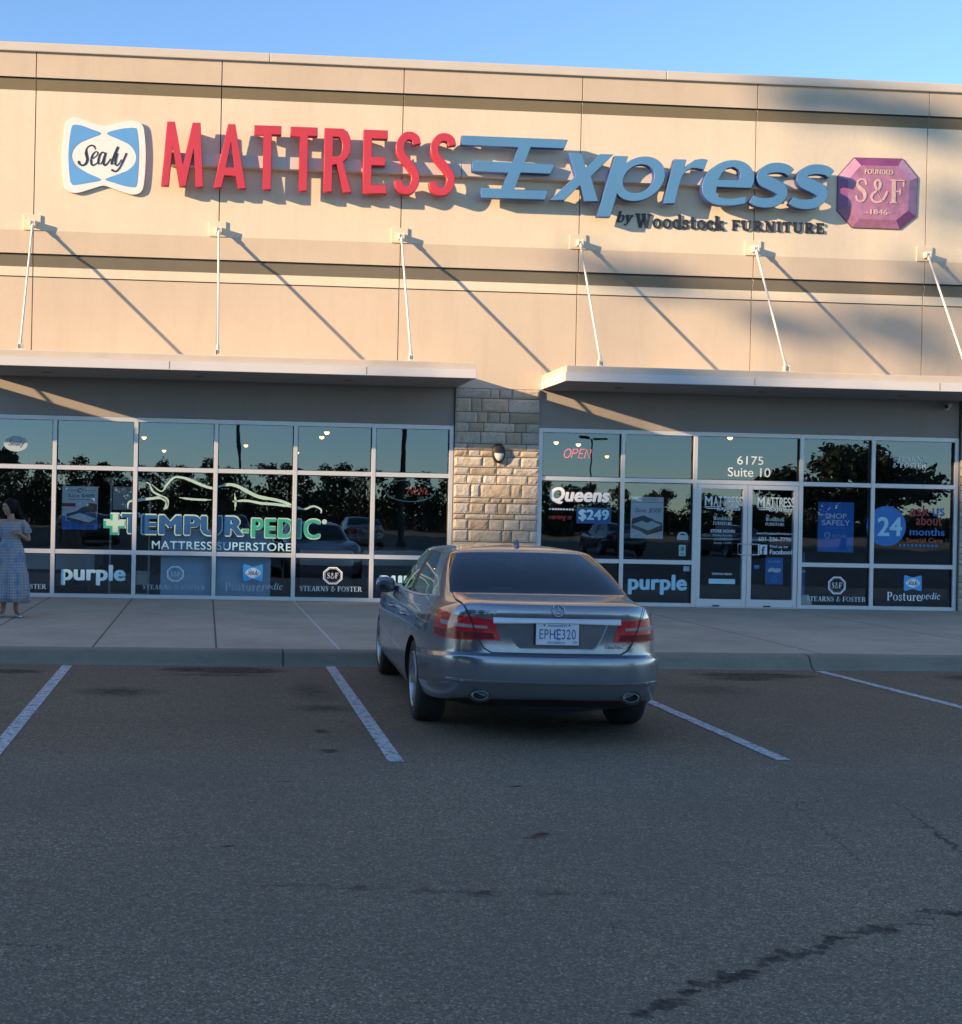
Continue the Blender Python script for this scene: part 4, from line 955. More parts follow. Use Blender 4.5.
M['trim'] = simple('black_trim', (.02, .02, .021), .45)
M['well'] = simple('wheel_well', (.012, .012, .012), .9)
M['chrome'] = simple('chrome', (.78, .78, .80), .12, 1.0, var=.01)
M['badge'] = simple('badge_metal', (.50, .52, .56), .38, .8)
M['taillens'] = simple('red_lens', (.56, .014, .022), .12, coat=1.0, var=.10, vs_=40)
def lensmat(name, col):
    a = N(name); v = a.obj(); w_ = a.n('TexWave'); w_.bands_direction = 'Z'; a.l(v, w_.inputs['Vector']); w_.inputs['Scale'].default_value = 45; w_.inputs['Distortion'].default_value = 0
    a.setp('Base Color', a.ramp(w_.outputs['Fac'], [(.1, [c * .80 for c in col]), (.6, col)])); a.setp('Roughness', .14); a.setp('Coat Weight', 1.0); a.setp('Coat Roughness', .02); a.bump(w_.outputs['Fac'], .12, .003); return a.m
M['taillens'] = lensmat('ribbed_red_lens', (.60, .010, .020))
M['taildark'] = simple('dark_red_lens', (.20, .006, .012), .15, coat=1.0)
M['clearlens'] = simple('clear_lens', (.36, .28, .29), .2, coat=.6, var=.12, vs_=60)
M['rubber'] = simple('tyre_rubber', (.020, .020, .021), .75)
M['alloy'] = simple('alloy_wheel', (.42, .42, .43), .35, .85)
M['tip'] = simple('sooty_steel_tip', (.34, .33, .31), .3, .9)
M['disc'] = simple('brake_disc', (.12, .11, .10), .45, .6)
M['plate'] = simple('plate_white', (.72, .75, .80), .45, var=.04, vs_=20)
M['platetxt'] = simple('plate_blue', (.07, .09, .26), .5)
M['seat'] = simple('seat_leather', (.16, .15, .14), .7)
M['under'] = simple('underbody', (.015, .015, .015), .9)

def car_body():
    fx = [0, .30, .56, .725, .825, .90, .93, .93, .93, .93, .93, .925, .875, .70, .38, 0]
    fy = [0, .006, .036, .11, .27, .62, 1.15, 1.75, 2.4, 2.95, 3.5, 4.0, 4.40, 4.68, 4.81, 4.845]
    def lerp3(j, r, s, f):
        return [r, r, r, r, r * .65 + s * .35, r * .25 + s * .75, s, s, s, s, s, s, s * .5 + f * .5, f, f, f][j]
    rows = []
    def row(z, w_, t, n_, rear=None, tin=1.0):
        o = []
        for j in range(16):
            x = fx[j] * w_ / .93; y = fy[j]
            if j <= 5: x *= 1 - (.045 if z[0] > .64 else .018) * (1 if j < 5 else .5)
            if j <= 5: y += t * (1 - (j / 6) ** 2)
            if j >= 12: y -= n_ * (j - 11) / 4
            o.append((-x, y, lerp3(j, *z)))
        rows.append(o)
    rows.append([(0, fy[j], .22) for j in range(16)])
    row((.235, .215, .2), .74, .30, .12)
    row((.325, .225, .22), .875, .085, .04)
    row((.345, .24, .25), .895, .055, .02)
    row((.445, .33, .35), .920, .012, 0)
    row((.462, .36, .38), .928, .0, 0)
    row((.60, .50, .50), .935, .0, 0)
    row((.638, .56, .54), .933, .012, .01)
    row((.655, .60, .56), .929, .055, .02)
    row((.75, .70, .62), .925, .066, .04)
    row((.86, .80, .70), .913, .062, .06)
    row((.955, .862, .75), .897, .050, .10)
    row((1.005, .900, .79), .872, .068, .18)
    row((1.022, .926, .83), .838, .125, .34)
    row((1.035, .945, .88), .815, .34, .66)
    base = [(0, .60, 1.055), (.32, .605, 1.055), (.58, .63, 1.052), (.690, .70, 1.048), (.735, .90, 1.028), (.758, 1.18, 1.002), (.775, 1.55, .98), (.79, 2.20, .960), (.795, 2.34, .957), (.79, 2.85, .957), (.775, 3.2, .96), (.74, 3.42, .965), (.66, 3.58, .965), (.52, 3.70, .965), (.28, 3.80, .965), (0, 3.84, .965)]
    top = [(0, 1.29, 1.350), (.30, 1.30, 1.348), (.535, 1.325, 1.340), (.585, 1.40, 1.325), (.592, 1.58, 1.322), (.597, 1.82, 1.322), (.600, 2.00, 1.328), (.603, 2.20, 1.333), (.602, 2.34, 1.333), (.596, 2.75, 1.325), (.585, 2.92, 1.312), (.565, 3.02, 1.300), (.51, 3.07, 1.298), (.38, 3.10, 1.305), (.2, 3.115, 1.31), (0, 3.12, 1.312)]
    rows.append([(-x, y, z) for x, y, z in base])
    mid = []
    for j, (b, t) in enumerate(zip(base, top)):
        bow = .022
        p = [(b[k] + t[k]) / 2 for k in range(3)]; p[0] *= 1.022; p[2] += .018
        mid.append((-p[0], p[1] - (.012 if j < 3 else 0), p[2]))
    rows.append(mid)
    rows.append([(-x, y, z) for x, y, z in top])
    edge2 = [(-x * .93, y + (.10 if j < 3 else .03 if j < 5 else -.05 if j > 12 else 0), z + .03) for j, (x, y, z) in enumerate(top)]
    rows.append(edge2)
    inn = [(-x * .5, 1.62 + (y - 1.29) * .62, z + .055) for x, y, z in top]
    inn = [(x, y, min(z, 1.394)) for x, y, z in inn]
    rows.append(inn)
    rows.append([(0, 1.80 + (y - 1.29) * .50, 1.402) for x, y, z in top])
    nr = len(rows); gb = nr - 6                                        # row index of the greenhouse base
    bm = bmesh.new(); V = [[bm.verts.new(p) for p in r] for r in rows]
    for i in range(nr - 1):
        for j in range(15):
            vs_ = [V[i][j], V[i][j + 1], V[i + 1][j + 1], V[i + 1][j]]
            try: f = bm.faces.new(vs_)
            except ValueError: continue
            f.smooth = True
            m = 0
            if i in (gb, gb + 1):
                if j < 3 and not (j == 2 and False): m = 1
                if j == 2: m = 1
                if 5 <= j <= 6: m = 2
                if j in (8, 9): m = 2
                if j == 7: m = 3
                if j >= 12: m = 4
            if i <= 1: m = 5
            f.material_index = m
    cl = bm.edges.layers.float.new('crease_edge')
    bm.edges.ensure_lookup_table()
    def crease(i, j0, j1, val):
        for j in range(j0, j1):
            e = bm.edges.get((V[i][j], V[i][j + 1]))
            if e: e[cl] = val
    crease(2, 0, 15, .5); crease(5, 0, 6, .75); crease(4, 0, 6, .6); crease(7, 0, 6, .6); crease(8, 0, 6, .9)
    crease(12, 0, 4, .85); crease(gb, 0, 15, .9); crease(gb + 2, 0, 15, .55); crease(10, 4, 12, .2); crease(11, 4, 12, .5)
    for i in (gb, gb + 1):
        for j in (3, 4, 7, 8, 10):
            e = bm.edges.get((V[i][j], V[i + 1][j])); 
            if e: e[cl] = .35
    geom = list(bm.verts) + list(bm.edges) + list(bm.faces)
    r = bmesh.ops.mirror(bm, geom=geom, matrix=Matrix.Identity(4), merge_dist=.0005, axis='X')
    bmesh.ops.remove_doubles(bm, verts=bm.verts, dist=.0008)
    bmesh.ops.dissolve_degenerate(bm, edges=bm.edges, dist=1e-5)
    bmesh.ops.recalc_face_normals(bm, faces=bm.faces)
    me = bpy.data.meshes.new('body'); bm.to_mesh(me); bm.free()
    return me
def apply_mods(ob):
    dg = bpy.context.evaluated_depsgraph_get(); dg.update()
    me = bpy.data.meshes.new_from_object(ob.evaluated_get(dg), depsgraph=dg); return me

CARROT = R(-2.4)
car = thing('parked_car', 'dusty silver grey four-door sedan parked nose to the kerb', 'car', (2.53, -12.305, 0))
def build_car():
    me = car_body()
    ms_ = [M['paint'], M['cglass'], M['cglass'], M['trim'], M['cglass'], M['under'], M['well']]
    for m in ms_: me.materials.append(m)
    ob = link('tmp_body', me)
    sb = ob.modifiers.new('s', 'SUBSURF'); sb.levels = 3; sb.render_levels = 3
    smooth_me = apply_mods(ob); bv0 = bmesh.new(); bv0.from_mesh(smooth_me)
    bvh = BVHTree.FromBMesh(bv0)
    # arches and the number plate recess are cut out of the closed shell
    cuts = []
    for yy in (1.149, 4.02):
        m = MB(); m.lathe([(0, -1.2), (.352, -1.2), (.352, 1.2), (0, 1.2)], (0, yy, .325), 'x', 48, mi=6)
        o = m.build('cut', ms_); o.data.polygons.foreach_set('use_smooth', [True] * len(o.data.polygons)); cuts.append(o)
    rec = MB().prism([(-.375, .882), (.375, .882), (.33, .775), (.295, .715), (.262, .690), (-.262, .690), (-.295, .715), (-.33, .775)], 'y', -.3, .095, mi=0).build('cut', ms_); cuts.append(rec)
    for c_ in cuts:
        b = ob.modifiers.new('b', 'BOOLEAN'); b.operation = 'DIFFERENCE'; b.object = c_; b.solver = 'EXACT'
    full = apply_mods(ob)
    for c_ in cuts: bpy.data.objects.remove(c_)
    bpy.data.objects.remove(ob)
    bm = bmesh.new(); bm.from_mesh(full)
    def split(idx, name, pick=None, sep=False):
        b2 = bm.copy(); dele = [f for f in b2.faces if not (f.material_index in idx and (pick is None or pick(f.calc_center_median())))]
        bmesh.ops.delete(b2, geom=dele, context='FACES')
        if not b2.faces: b2.free(); return None
        m2 = bpy.data.meshes.new(name); b2.to_mesh(m2); b2.free()
        for m in ms_: m2.materials.append(m)
        return link(name, m2, car)
    body = split((0, 3, 5, 6), 'body'); body.data.set_sharp_from_angle(angle=R(32))
    split((1,), 'rear_window'); split((4,), 'windshield')
    for s in (-1, 1):
        split((2,), 'side_window', lambda c: c.x * s > 0 and c.y < 2.25); split((2,), 'side_window', lambda c: c.x * s > 0 and c.y >= 2.25)
    bm.free()
    def hit(o, d):
        h = bvh.ray_cast(Vector(o), Vector(d).normalized()); return h[0], h[1]
    def polar(phi, z, off=.003):
        """point of the tail seen along plan angle phi (0 = straight behind)"""
        d = Vector((math.sin(phi), -math.cos(phi), 0)); p, n_ = hit(Vector((0, 1.0, z)) + d * 3, -d)
        return p + n_ * off if p else Vector((0, 1, z)) + d
    PX = lambda x, y: math.atan2(x, 1.0 - y)
    def patch(fn, nu, nv, name, mat, parent, thick=.012, off=.004):
        """surface patch fn(u, v) -> (phi, z), given a rim so that it sits in the body"""
        m = MB(); of = off if callable(off) else (lambda v: off)
        top = [[polar(*fn(u / nu, v / nv), of(v / nv)) for v in range(nv + 1)] for u in range(nu + 1)]
        vs_ = [p for r in top for p in r]
        m.add(vs_, [(u * (nv + 1) + v, (u + 1) * (nv + 1) + v, (u + 1) * (nv + 1) + v + 1, u * (nv + 1) + v + 1) for u in range(nu) for v in range(nv)], 0, True)
        rim = [top[u][0] for u in range(nu + 1)] + [top[nu][v] for v in range(1, nv + 1)] + [top[u][nv] for u in range(nu - 1, -1, -1)] + [top[0][v] for v in range(nv - 1, 0, -1)]
        low = [p + (Vector((0, 1.0, p.z)) - p).normalized() * thick for p in rim]; k = len(rim)
        m.add(rim + low, [(i, (i + 1) % k, k + (i + 1) % k, k + i) for i in range(k)])
        return m.build(name, mat, parent)
    def ribbon(pts, width, name, mat, parent, cast, off=.0015):
        """thin dark line laid on the bodywork; cast(p) -> (point, normal)"""
        P = []
        for p in pts:
            h, n_ = cast(p)
            if h: P.append((h + n_ * off, n_))
        vs_ = []
        for i, (p, n_) in enumerate(P):
            d = P[min(i + 1, len(P) - 1)][0] - P[max(i - 1, 0)][0]; s = d.cross(n_).normalized() * width / 2; vs_ += [p + s, p - s]
        return MB().add(vs_, [(2 * i, 2 * i + 1, 2 * i + 3, 2 * i + 2) for i in range(len(P) - 1)], 0, True).build(name, mat, parent, fixn=False)
    rear = lambda p: hit((p[0], -2, p[1]), (0, 1, 0))
    sidec = lambda s: (lambda p: hit((s * 3, p[0], p[1]), (-s, 0, 0)))
    up = lambda p: hit((p[0], p[1], 4), (0, 0, -1))
    def dens(pts, n=8): 
        o = []
        for a, b in zip(pts, pts[1:]): o += [(a[0] + (b[0] - a[0]) * i / n, a[1] + (b[1] - a[1]) * i / n) for i in range(n)]
        return o + [pts[-1]]
    # tail lights
    for s in (-1, 1):
        pin0, pin1, pout = PX(.415, .06), PX(.468, .06), PX(.852, .50)
        def tl(u, v):
            pb = pin0 + (pout - pin0) * u; pt = pin1 + (pout - pin1) * u
            zb = .748 - .012 * u + .010 * max(0, u - .85) / .15 * 1.5; zt = .900 + .042 * u - .02 * max(0, u - .88) / .12
            return (s * (pb + (pt - pb) * v), zb + (zt - zb) * v)
        t = patch(tl, 26, 10, 'taillight', M['taillens'], car)
        patch(lambda u, v: (s * (PX(.52, .06) + (PX(.80, .40) - PX(.52, .06)) * u), .830 + .010 * u + .020 * v + .012 * u * v), 24, 4, 'reversing_lens', M['clearlens'], t, .004, .0065)
        patch(lambda u, v: tl(.06 + .9 * u, .06 + .28 * v), 20, 3, 'lower_lens', M['taildark'], t, .004, .0055)
        # boot seam through the lamp
        ribbon(dens([(s * .678, 1.018), (s * .655, .985), (s * .615, .90), (s * .578, .80), (s * .548, .73), (s * .52, .690), (s * .47, .662)]), .009, 'boot_seam', M['trim'], car, rear, .009)
        ribbon(dens([(s * .668, .26), (s * .672, .40), (s * .672, .60), (s * .668, .70)]), .007, 'boot_seam', M['trim'], car, up)
    ribbon(dens([(-.47, .661), (0, .660), (.47, .661)]), .008, 'boot_seam', M['trim'], car, rear)
    st = patch(lambda u, v: (-PX(.475, .055) + 2 * PX(.475, .055) * u, .884 + .030 * v - .012 * abs(2 * u - 1) * (1 - v)), 30, 4, 'chrome_strip', M['badge'], car, .01, lambda v: .003 + .011 * math.cos(v * 1.45))
    # plate, emblem, badges
    pl = MB().box(-.155, .155, .058, .064, .724, .880).build('number_plate', M['plate'], car, bevel=.002)
    MB().box(-.16, .16, .063, .096, .720, .876).build('plate_bracket', M['trim'], pl)
    place_flat(text_mesh('EPHE320', .002, .0, 0, 0, 1.1), 'lettering', (0, .802, .262, .072), .0575, .001, M['platetxt'], pl)
    place_flat(text_mesh('MISSISSIPPI', .002, .01), 'lettering', (0, .862, .13, .015), .0575, .001, M['platetxt'], pl); place_flat(text_mesh('OKTIBBEHA', .002, .01), 'lettering', (-.01, .742, .13, .014), .0575, .001, M['platetxt'], pl)
    place_flat(text_mesh('22', .002, .01), 'lettering', (.125, .745, .03, .018), .0575, .001, M['platetxt'], pl)
    place_flat(text_mesh('C', .002, .01), 'print', (0, .80, .05, .085), .0579, .001, M['signblue'], pl)
    bo_ = MB(); 
    for bx in (-.095, .085):
        bo_.lathe([(.006, 0), (.006, -.003), (0, -.003)], (bx, .058, .866), 'y', 10)
    bo_.build('bolt', M['trim'], pl)
    p, n_ = rear((0, .972)); em = MB(); em.tube([(.042 * math.cos(a / 16 * math.pi), p.y - .010, .972 + .042 * math.sin(a / 16 * math.pi)) for a in range(33)], .0045, 6, caps=False)
    for k in range(3):
        a = R(90 + 120 * k); c1, s1 = math.cos(a), math.sin(a)
        em.add([(.040 * c1, p.y - .010, .972 + .040 * s1), (-.008 * s1, p.y - .010, .972 + .008 * c1), (.008 * s1, p.y - .010, .972 - .008 * c1), (0, p.y - .018, .972)], [(0, 1, 3), (0, 3, 2)])
    pass
    em.build('star_emblem', M['badge'], car)
    def badge(txt, x, z, w_, h_, bold=.01):
        q, _ = rear((abs(x) - w_ / 2, z)); place_flat(text_mesh(txt, .002, bold, 0, 0, 1.15), 'badge', (x, z, w_, h_), q.y - .001, .006, M['badge'], car)
    badge('E 350', -.515, .952, .150, .030); badge('BlueTEC', .425, .715, .15, .026, 0)
    # bumper trim line, exhausts, reflectors
    patch(lambda u, v: (-PX(.80, .20) + 2 * PX(.80, .20) * u, .452 + .012 * v), 40, 1, 'bumper_strip', M['chrome'], car, .004, .005)
    for s in (-1, 1):
        x = s * .545; q, _ = rear((x, .395)); e = MB()
        e.lathe([(.040, .12), (.040, -.004), (.038, -.007), (.035, -.004), (.035, .10)], (x, q.y, .352), 'y', 28, sx=1.5, sy=.82)
        e.lathe([(.0352, .02), (0, .02)], (x, q.y, .352), 'y', 28, mi=1, sx=1.5, sy=.82); e.build('exhaust', [M['tip'], M['well']], car)
        e = MB(); e.lathe([(.050, -.002), (.0405, -.002)], (x, q.y - .0, .352), 'y', 28, sx=1.62, sy=.95); e.build('exhaust_surround', M['trim'], car)
    # side seams, handles, window trim, mirrors
    for s in (-1, 1):
        cst = sidec(s)
        for pts in ([(1.62, .90), (1.60, .75), (1.52, .60), (1.56, .36), (1.60, .27)], [(2.56, .93), (2.55, .7), (2.54, .45), (2.54, .27)], [(3.62, .90), (3.60, .7), (3.55, .45), (3.54, .27)], [(1.6, .268), (2.5, .268), (3.54, .268)]):
            ribbon(dens(pts), .007, 'door_seam', M['trim'], car, cst)
        ribbon(dens([(1.30, .992), (1.6, .968), (2.0, .955), (2.5, .948), (3.0, .948), (3.3, .952)]), .016, 'window_trim', M['chrome'], car, cst, .004)
        for yy in (1.78, 2.72):
            q, _ = cst((yy, .80)); h = MB(); h.tube([(q.x - s * .005, yy - .10, .80), (q.x + s * .028, yy - .075, .802), (q.x + s * .034, yy, .804), (q.x + s * .028, yy + .075, .804), (q.x - s * .005, yy + .10, .802)], [.011, .013, .013, .013, .011], 8)
            h.build('door_handle', M['paint'], car)
        q, _ = cst((3.12, .93)); x0 = abs(q.x); mm = MB()
        prof = [(-.06, .0), (-.058, .05), (-.03, .085), (.02, .10), (.06, .085), (.075, .03), (.05, .0)]
        for k, (xx, sc_) in enumerate(((.06, .55), (.09, .92), (.16, 1.0), (.23, .92), (.265, .55))):
            pass
        ringz = []
        for xx, kk in ((.02, .45), (.04, .85), (.10, 1.0), (.16, .93), (.19, .70), (.198, .35)):
            ringz.append([(s * (x0 + xx), 3.10 + .075 * kk * math.cos(a / 8 * math.pi) * (1.0 if math.cos(a / 8 * math.pi) > 0 else .55), .965 + .078 * kk * math.sin(a / 8 * math.pi)) for a in range(16)])
        vs_ = [p_ for r in ringz for p_ in r]; mm.add(vs_, [(i * 16 + k, i * 16 + (k + 1) % 16, (i + 1) * 16 + (k + 1) % 16, (i + 1) * 16 + k) for i in range(5) for k in range(16)], 0, True)
        mm.add(ringz[0], [tuple(range(16))]); mm.add(ringz[-1], [tuple(range(16))[::-1]])
        mm.tube([(s * (x0 - .03), 3.13, .93), (s * (x0 + .06), 3.11, .94)], .022, 8, mi=1)
        mo = mm.build('side_mirror', [M['paint'], M['trim']], car)
        MB().add([(s * (x0 + .05), 3.048, .915), (s * (x0 + .17), 3.052, .92), (s * (x0 + .17), 3.052, 1.005), (s * (x0 + .05), 3.048, 1.012)], [(0, 1, 2, 3)]).build('mirror_glass', M['cglass'], mo)
    # fin on the roof
    q, _ = up((0, 1.60)); f = MB(); f.prism([(1.52, q.z - .01), (1.70, q.z - .006), (1.66, q.z + .028), (1.60, q.z + .050), (1.57, q.z + .052)], 'x', -.012, .012).lathe([(.055, 0), (.05, .012), (0, .016)], (0, 1.62, q.z - .006), 'z', 20, sx=.6, sy=1.3)
    f.build('roof_aerial', M['paint'], car, bevel=.003)
    # wheels
    def wheel(s, yy):
        cx_ = s * .788; m = MB(); wd = .118
        tp = [(.215, -wd + .02), (.235, -wd + .004), (.28, -wd), (.305, -wd + .006), (.320, -wd + .025), (.325, -wd + .05), (.3255, 0), (.325, wd - .05), (.320, wd - .025), (.305, wd - .006), (.28, wd), (.235, wd - .004), (.215, wd - .02)]
        m.lathe(tp, (cx_, yy, .325), 'x', 48); w_ = m.build('wheel', M['rubber'], car)
        r = MB(); so_ = s * (wd - .012)
        lip = [(.218, s * (wd - .018)), (.224, s * (wd - .002)), (.212, s * (wd - .004)), (.203, s * (wd - .03)), (.198, s * -.08)]
        r.lathe(lip, (cx_, yy, .325), 'x', 48)
        for k in range(10):
            a0 = 2 * math.pi * (k // 2) / 5 + (.16 if k % 2 else -.16); c1, s1 = math.cos(a0), math.sin(a0)
            def P(rad, tan, dx): return (cx_ + s * dx, yy + rad * c1 - tan * s1, .325 + rad * s1 + tan * c1)
            v = [P(.05, -.020, .088), P(.05, .020, .088), P(.205, .014, .108), P(.205, -.014, .108), P(.05, -.024, .05), P(.05, .024, .05), P(.205, .020, .07), P(.205, -.020, .07)]
            r.add(v, [(0, 1, 2, 3), (0, 4, 5, 1), (3, 2, 6, 7), (1, 5, 6, 2), (0, 3, 7, 4)])
        r.lathe([(.072, s * .06), (.066, s * .092), (.035, s * .098), (0, s * .098)], (cx_, yy, .325), 'x', 28); r.build('rim', M['alloy'], w_)
        MB().lathe([(.155, s * .02), (.155, s * .035), (.05, s * .035)], (cx_, yy, .325), 'x', 36).build('brake_disc', M['disc'], w_)
        MB().lathe([(.20, s * -.03), (.0, s * -.03)], (cx_, yy, .325), 'x', 36).build('hub_back', M['well'], w_)
    for yy in (1.149, 4.02):
        for s in (-1, 1): wheel(s, yy)
    # cabin: seats, headrests, shelf, dashboard
    cab = MB(); cab.box(-.60, .60, .98, 1.35, .93, .965).box(-.66, .66, 1.3, 3.4, .35, .40); cab.build('parcel_shelf', M['seat'], car)
    def rbox(a, b, c, d, e, f_): return MB().box(a, b, c, d, e, f_)
    rbox(-.60, .60, 1.36, 1.55, .40, 1.02).build('rear_seat', M['seat'], car, bevel=.04)
    for x in (-.36, .36):
        rbox(x - .12, x + .12, 1.36, 1.46, 1.045, 1.18).build('headrest', M['seat'], car, bevel=.035)
        rbox(x - .24, x + .24, 2.30, 2.48, .42, 1.05).build('front_seat', M['seat'], car, bevel=.05); rbox(x - .13, x + .13, 2.30, 2.40, 1.07, 1.23).build('headrest', M['seat'], car, bevel=.035)
    rbox(-.68, .68, 3.25, 3.6, .6, .94).build('dashboard', M['seat'], car, bevel=.04)
    # nose: head lamps and grille
    for s in (-1, 1):
        m = MB(); vs_ = []
        for i in range(9):
            for k in range(5):
                h, n_ = hit((s * (.48 + .34 * i / 8), 7, .60 + .11 * k / 4), (0, -1, 0)); vs_.append(h + n_ * .004 if h else (s * .5, 4.5, .6))
        m.add(vs_, [(i * 5 + k, (i + 1) * 5 + k, (i + 1) * 5 + k + 1, i * 5 + k + 1) for i in range(8) for k in range(4)], 0, True); m.build('headlight', M['clearlens'], car)
    m = MB(); vs_ = []
    for i in range(9):
        for k in range(5):
            h, n_ = hit((-.36 + .72 * i / 8, 7, .44 + .24 * k / 4), (0, -1, 0)); vs_.append(h + n_ * .004 if h else (0, 4.8, .5))
    m.add(vs_, [(i * 5 + k, (i + 1) * 5 + k, (i + 1) * 5 + k + 1, i * 5 + k + 1) for i in range(8) for k in range(4)], 0, True); m.build('grille', M['trim'], car)
    bv0.free()
build_car()
car.rotation_euler = (0, 0, CARROT)

# ------------------------------------------------------------------ the woman on the sidewalk
M['skin'] = simple('brown_skin', (.36, .19, .12), .5, var=.05, vs_=8)
M['hair'] = simple('black_hair', (.010, .008, .008), .75, spec=.15)
M['lip'] = simple('lips', (.22, .06, .055), .4)
M['eyew'] = simple('eye_white', (.7, .68, .65), .3)
M['shoe'] = simple('silver_flats', (.50, .50, .52), .35, .3)
def dressmat():
    a = N('blue_print_dress'); v = a.obj()
    mp = a.n('Mapping'); mp.inputs['Scale'].default_value = (1, 1, 1); a.l(v, mp.inputs[0])
    sx = a.n('SeparateXYZ'); a.l(v, sx.inputs[0])
    ang = a.math('ARCTAN2', sx.outputs[1], sx.outputs[0])
    st1 = a.math('FRACT', a.math('MULTIPLY', ang, 6.5)); st2 = a.math('FRACT', a.math('MULTIPLY', sx.outputs[2], 26))
    chk = a.math('ADD', a.math('LESS_THAN', st1, .35), a.math('LESS_THAN', st2, .4))
    base = a.ramp(a.math('MULTIPLY', chk, .5), [(0, (.19, .21, .26)), (.5, (.27, .28, .305)), (1, (.38, .365, .34))])
    n1 = a.noise(v, 7, 3); n2 = a.noise(v, 9, 3, .5, 2)
    c = a.mix(a.ramp(n1, [(.52, 0.0), (.60, .75)]), base, (.12, .18, .28)); c = a.mix(a.ramp(n2, [(.58, 0.0), (.64, .8)]), c, (.36, .24, .12))
    fl = a.vor(v, 45, 'Distance'); c = a.mix(a.ramp(fl, [(.10, .5), (.22, 0.0)]), c, (.5, .46, .40))
    a.setp('Base Color', c); a.setp('Roughness', .85); return a.m
M['dress'] = dressmat()
woman = thing('person', 'woman in a long blue print dress standing by the left windows', 'person', (-2.60, -3.9, .150)); woman.scale = (.985, .985, .985)
def skin_mesh(verts, edges, radii, levels=2, root=0):
    me = bpy.data.meshes.new('s'); me.from_pydata(verts, edges, []); o = link('tmp_skin', me)
    md = o.modifiers.new('skin', 'SKIN'); md.use_smooth_shade = True
    for v, r in zip(me.skin_vertices[0].data, radii): v.radius = r if hasattr(r, '__len__') else (r, r); v.use_root = False
    me.skin_vertices[0].data[root].use_root = True
    s = o.modifiers.new('sub', 'SUBSURF'); s.levels = levels; s.render_levels = levels
    out = apply_mods(o); bpy.data.objects.remove(o); return out
# built facing -Y (to the camera), right-handed; the picture's right is +X (her left side)
jt = {}; V_, E_2, R_ = [], [], []
def J(n_, p, r, par=None):
    jt[n_] = len(V_); V_.append(p); R_.append(r)
    if par is not None: E_2.append((jt[par], jt[n_]))
J('pel', (0, 0, .86), (.135, .10)); J('waist', (0, .0, 1.02), (.115, .085), 'pel'); J('chest', (0, .0, 1.17), (.135, .095), 'waist'); J('up', (0, .012, 1.28), (.115, .075), 'chest')
J('neck', (0, .012, 1.325), (.050, .050), 'up')
for s, nm in ((1, 'l'), (-1, 'r')):
    J(nm + 'hip', (s * .085, 0, .80), (.085, .085), 'pel'); J(nm + 'knee', (s * .085, -.02, .45), (.055, .055), nm + 'hip'); J(nm + 'calf', (s * .085, .015, .30), (.050, .050), nm + 'knee')
    J(nm + 'ank', (s * .085, .025, .075), (.030, .032), nm + 'calf'); J(nm + 'foot', (s * .09 + (.045 if s > 0 else -.03), -.075, .035), (.036, .026), nm + 'ank'); J(nm + 'toe', (s * .09 + (.085 if s > 0 else -.05), -.14, .028), (.028, .018), nm + 'foot')
J('lsh', (.165, .012, 1.275), (.052, .052), 'up'); J('lelb', (.235, .06, 1.045), (.037, .037), 'lsh'); J('lwr', (.155, -.12, 1.125), (.024, .026), 'lelb')
J('rsh', (-.165, .012, 1.275), (.052, .052), 'up'); J('relb', (-.225, .05, 1.04), (.037, .037), 'rsh'); J('rwr', (-.24, -.10, .87), (.024, .026), 'relb')
body_me = skin_mesh(V_, E_2, R_, 2)
# hands as their own chains, joined into the same skin mesh
def hand(w0, d, pal, s):
    w0 = Vector(w0); d = Vector(d).normalized(); pal = Vector(pal).normalized(); side = d.cross(pal).normalized() * s
    v = [w0 - d * .02, w0 + d * .035, w0 + d * .070]; e = [(0, 1), (1, 2)]; r = [(.024, .020), (.034, .016), (.036, .015)]
    for k, (o_, ln) in enumerate(((-.027, .066), (-.009, .076), (.009, .072), (.027, .058))):
        b = w0 + d * .080 + side * o_; i = len(v); v += [b, b + d * ln * .5 + pal * .012, b + d * ln * .85 + pal * .035]; e += [(2, i), (i, i + 1), (i + 1, i + 2)]; r += [.0092, .0085, .0072]
    i = len(v); v += [w0 + d * .025 - side * .032, w0 + d * .055 - side * .052 + pal * .012, w0 + d * .082 - side * .050 + pal * .024]; e += [(1, i), (i, i + 1), (i + 1, i + 2)]; r += [.011, .0095, .008]
    return skin_mesh(v, e, r, 2)
def join_meshes(ms2, name):
    b = bmesh.new()
    for m in ms2: b.from_mesh(m)
    for f in b.faces: f.smooth = True; f.material_index = 0
    o = bpy.data.meshes.new(name); b.to_mesh(o); b.free(); return o
HC = Vector((-.020, .004, 1.487)); face_dir = Vector((-.86, -.50, -.06)).normalized(); fs = Vector((0, 0, 1)).cross(face_dir).normalized(); fu = face_dir.cross(fs)
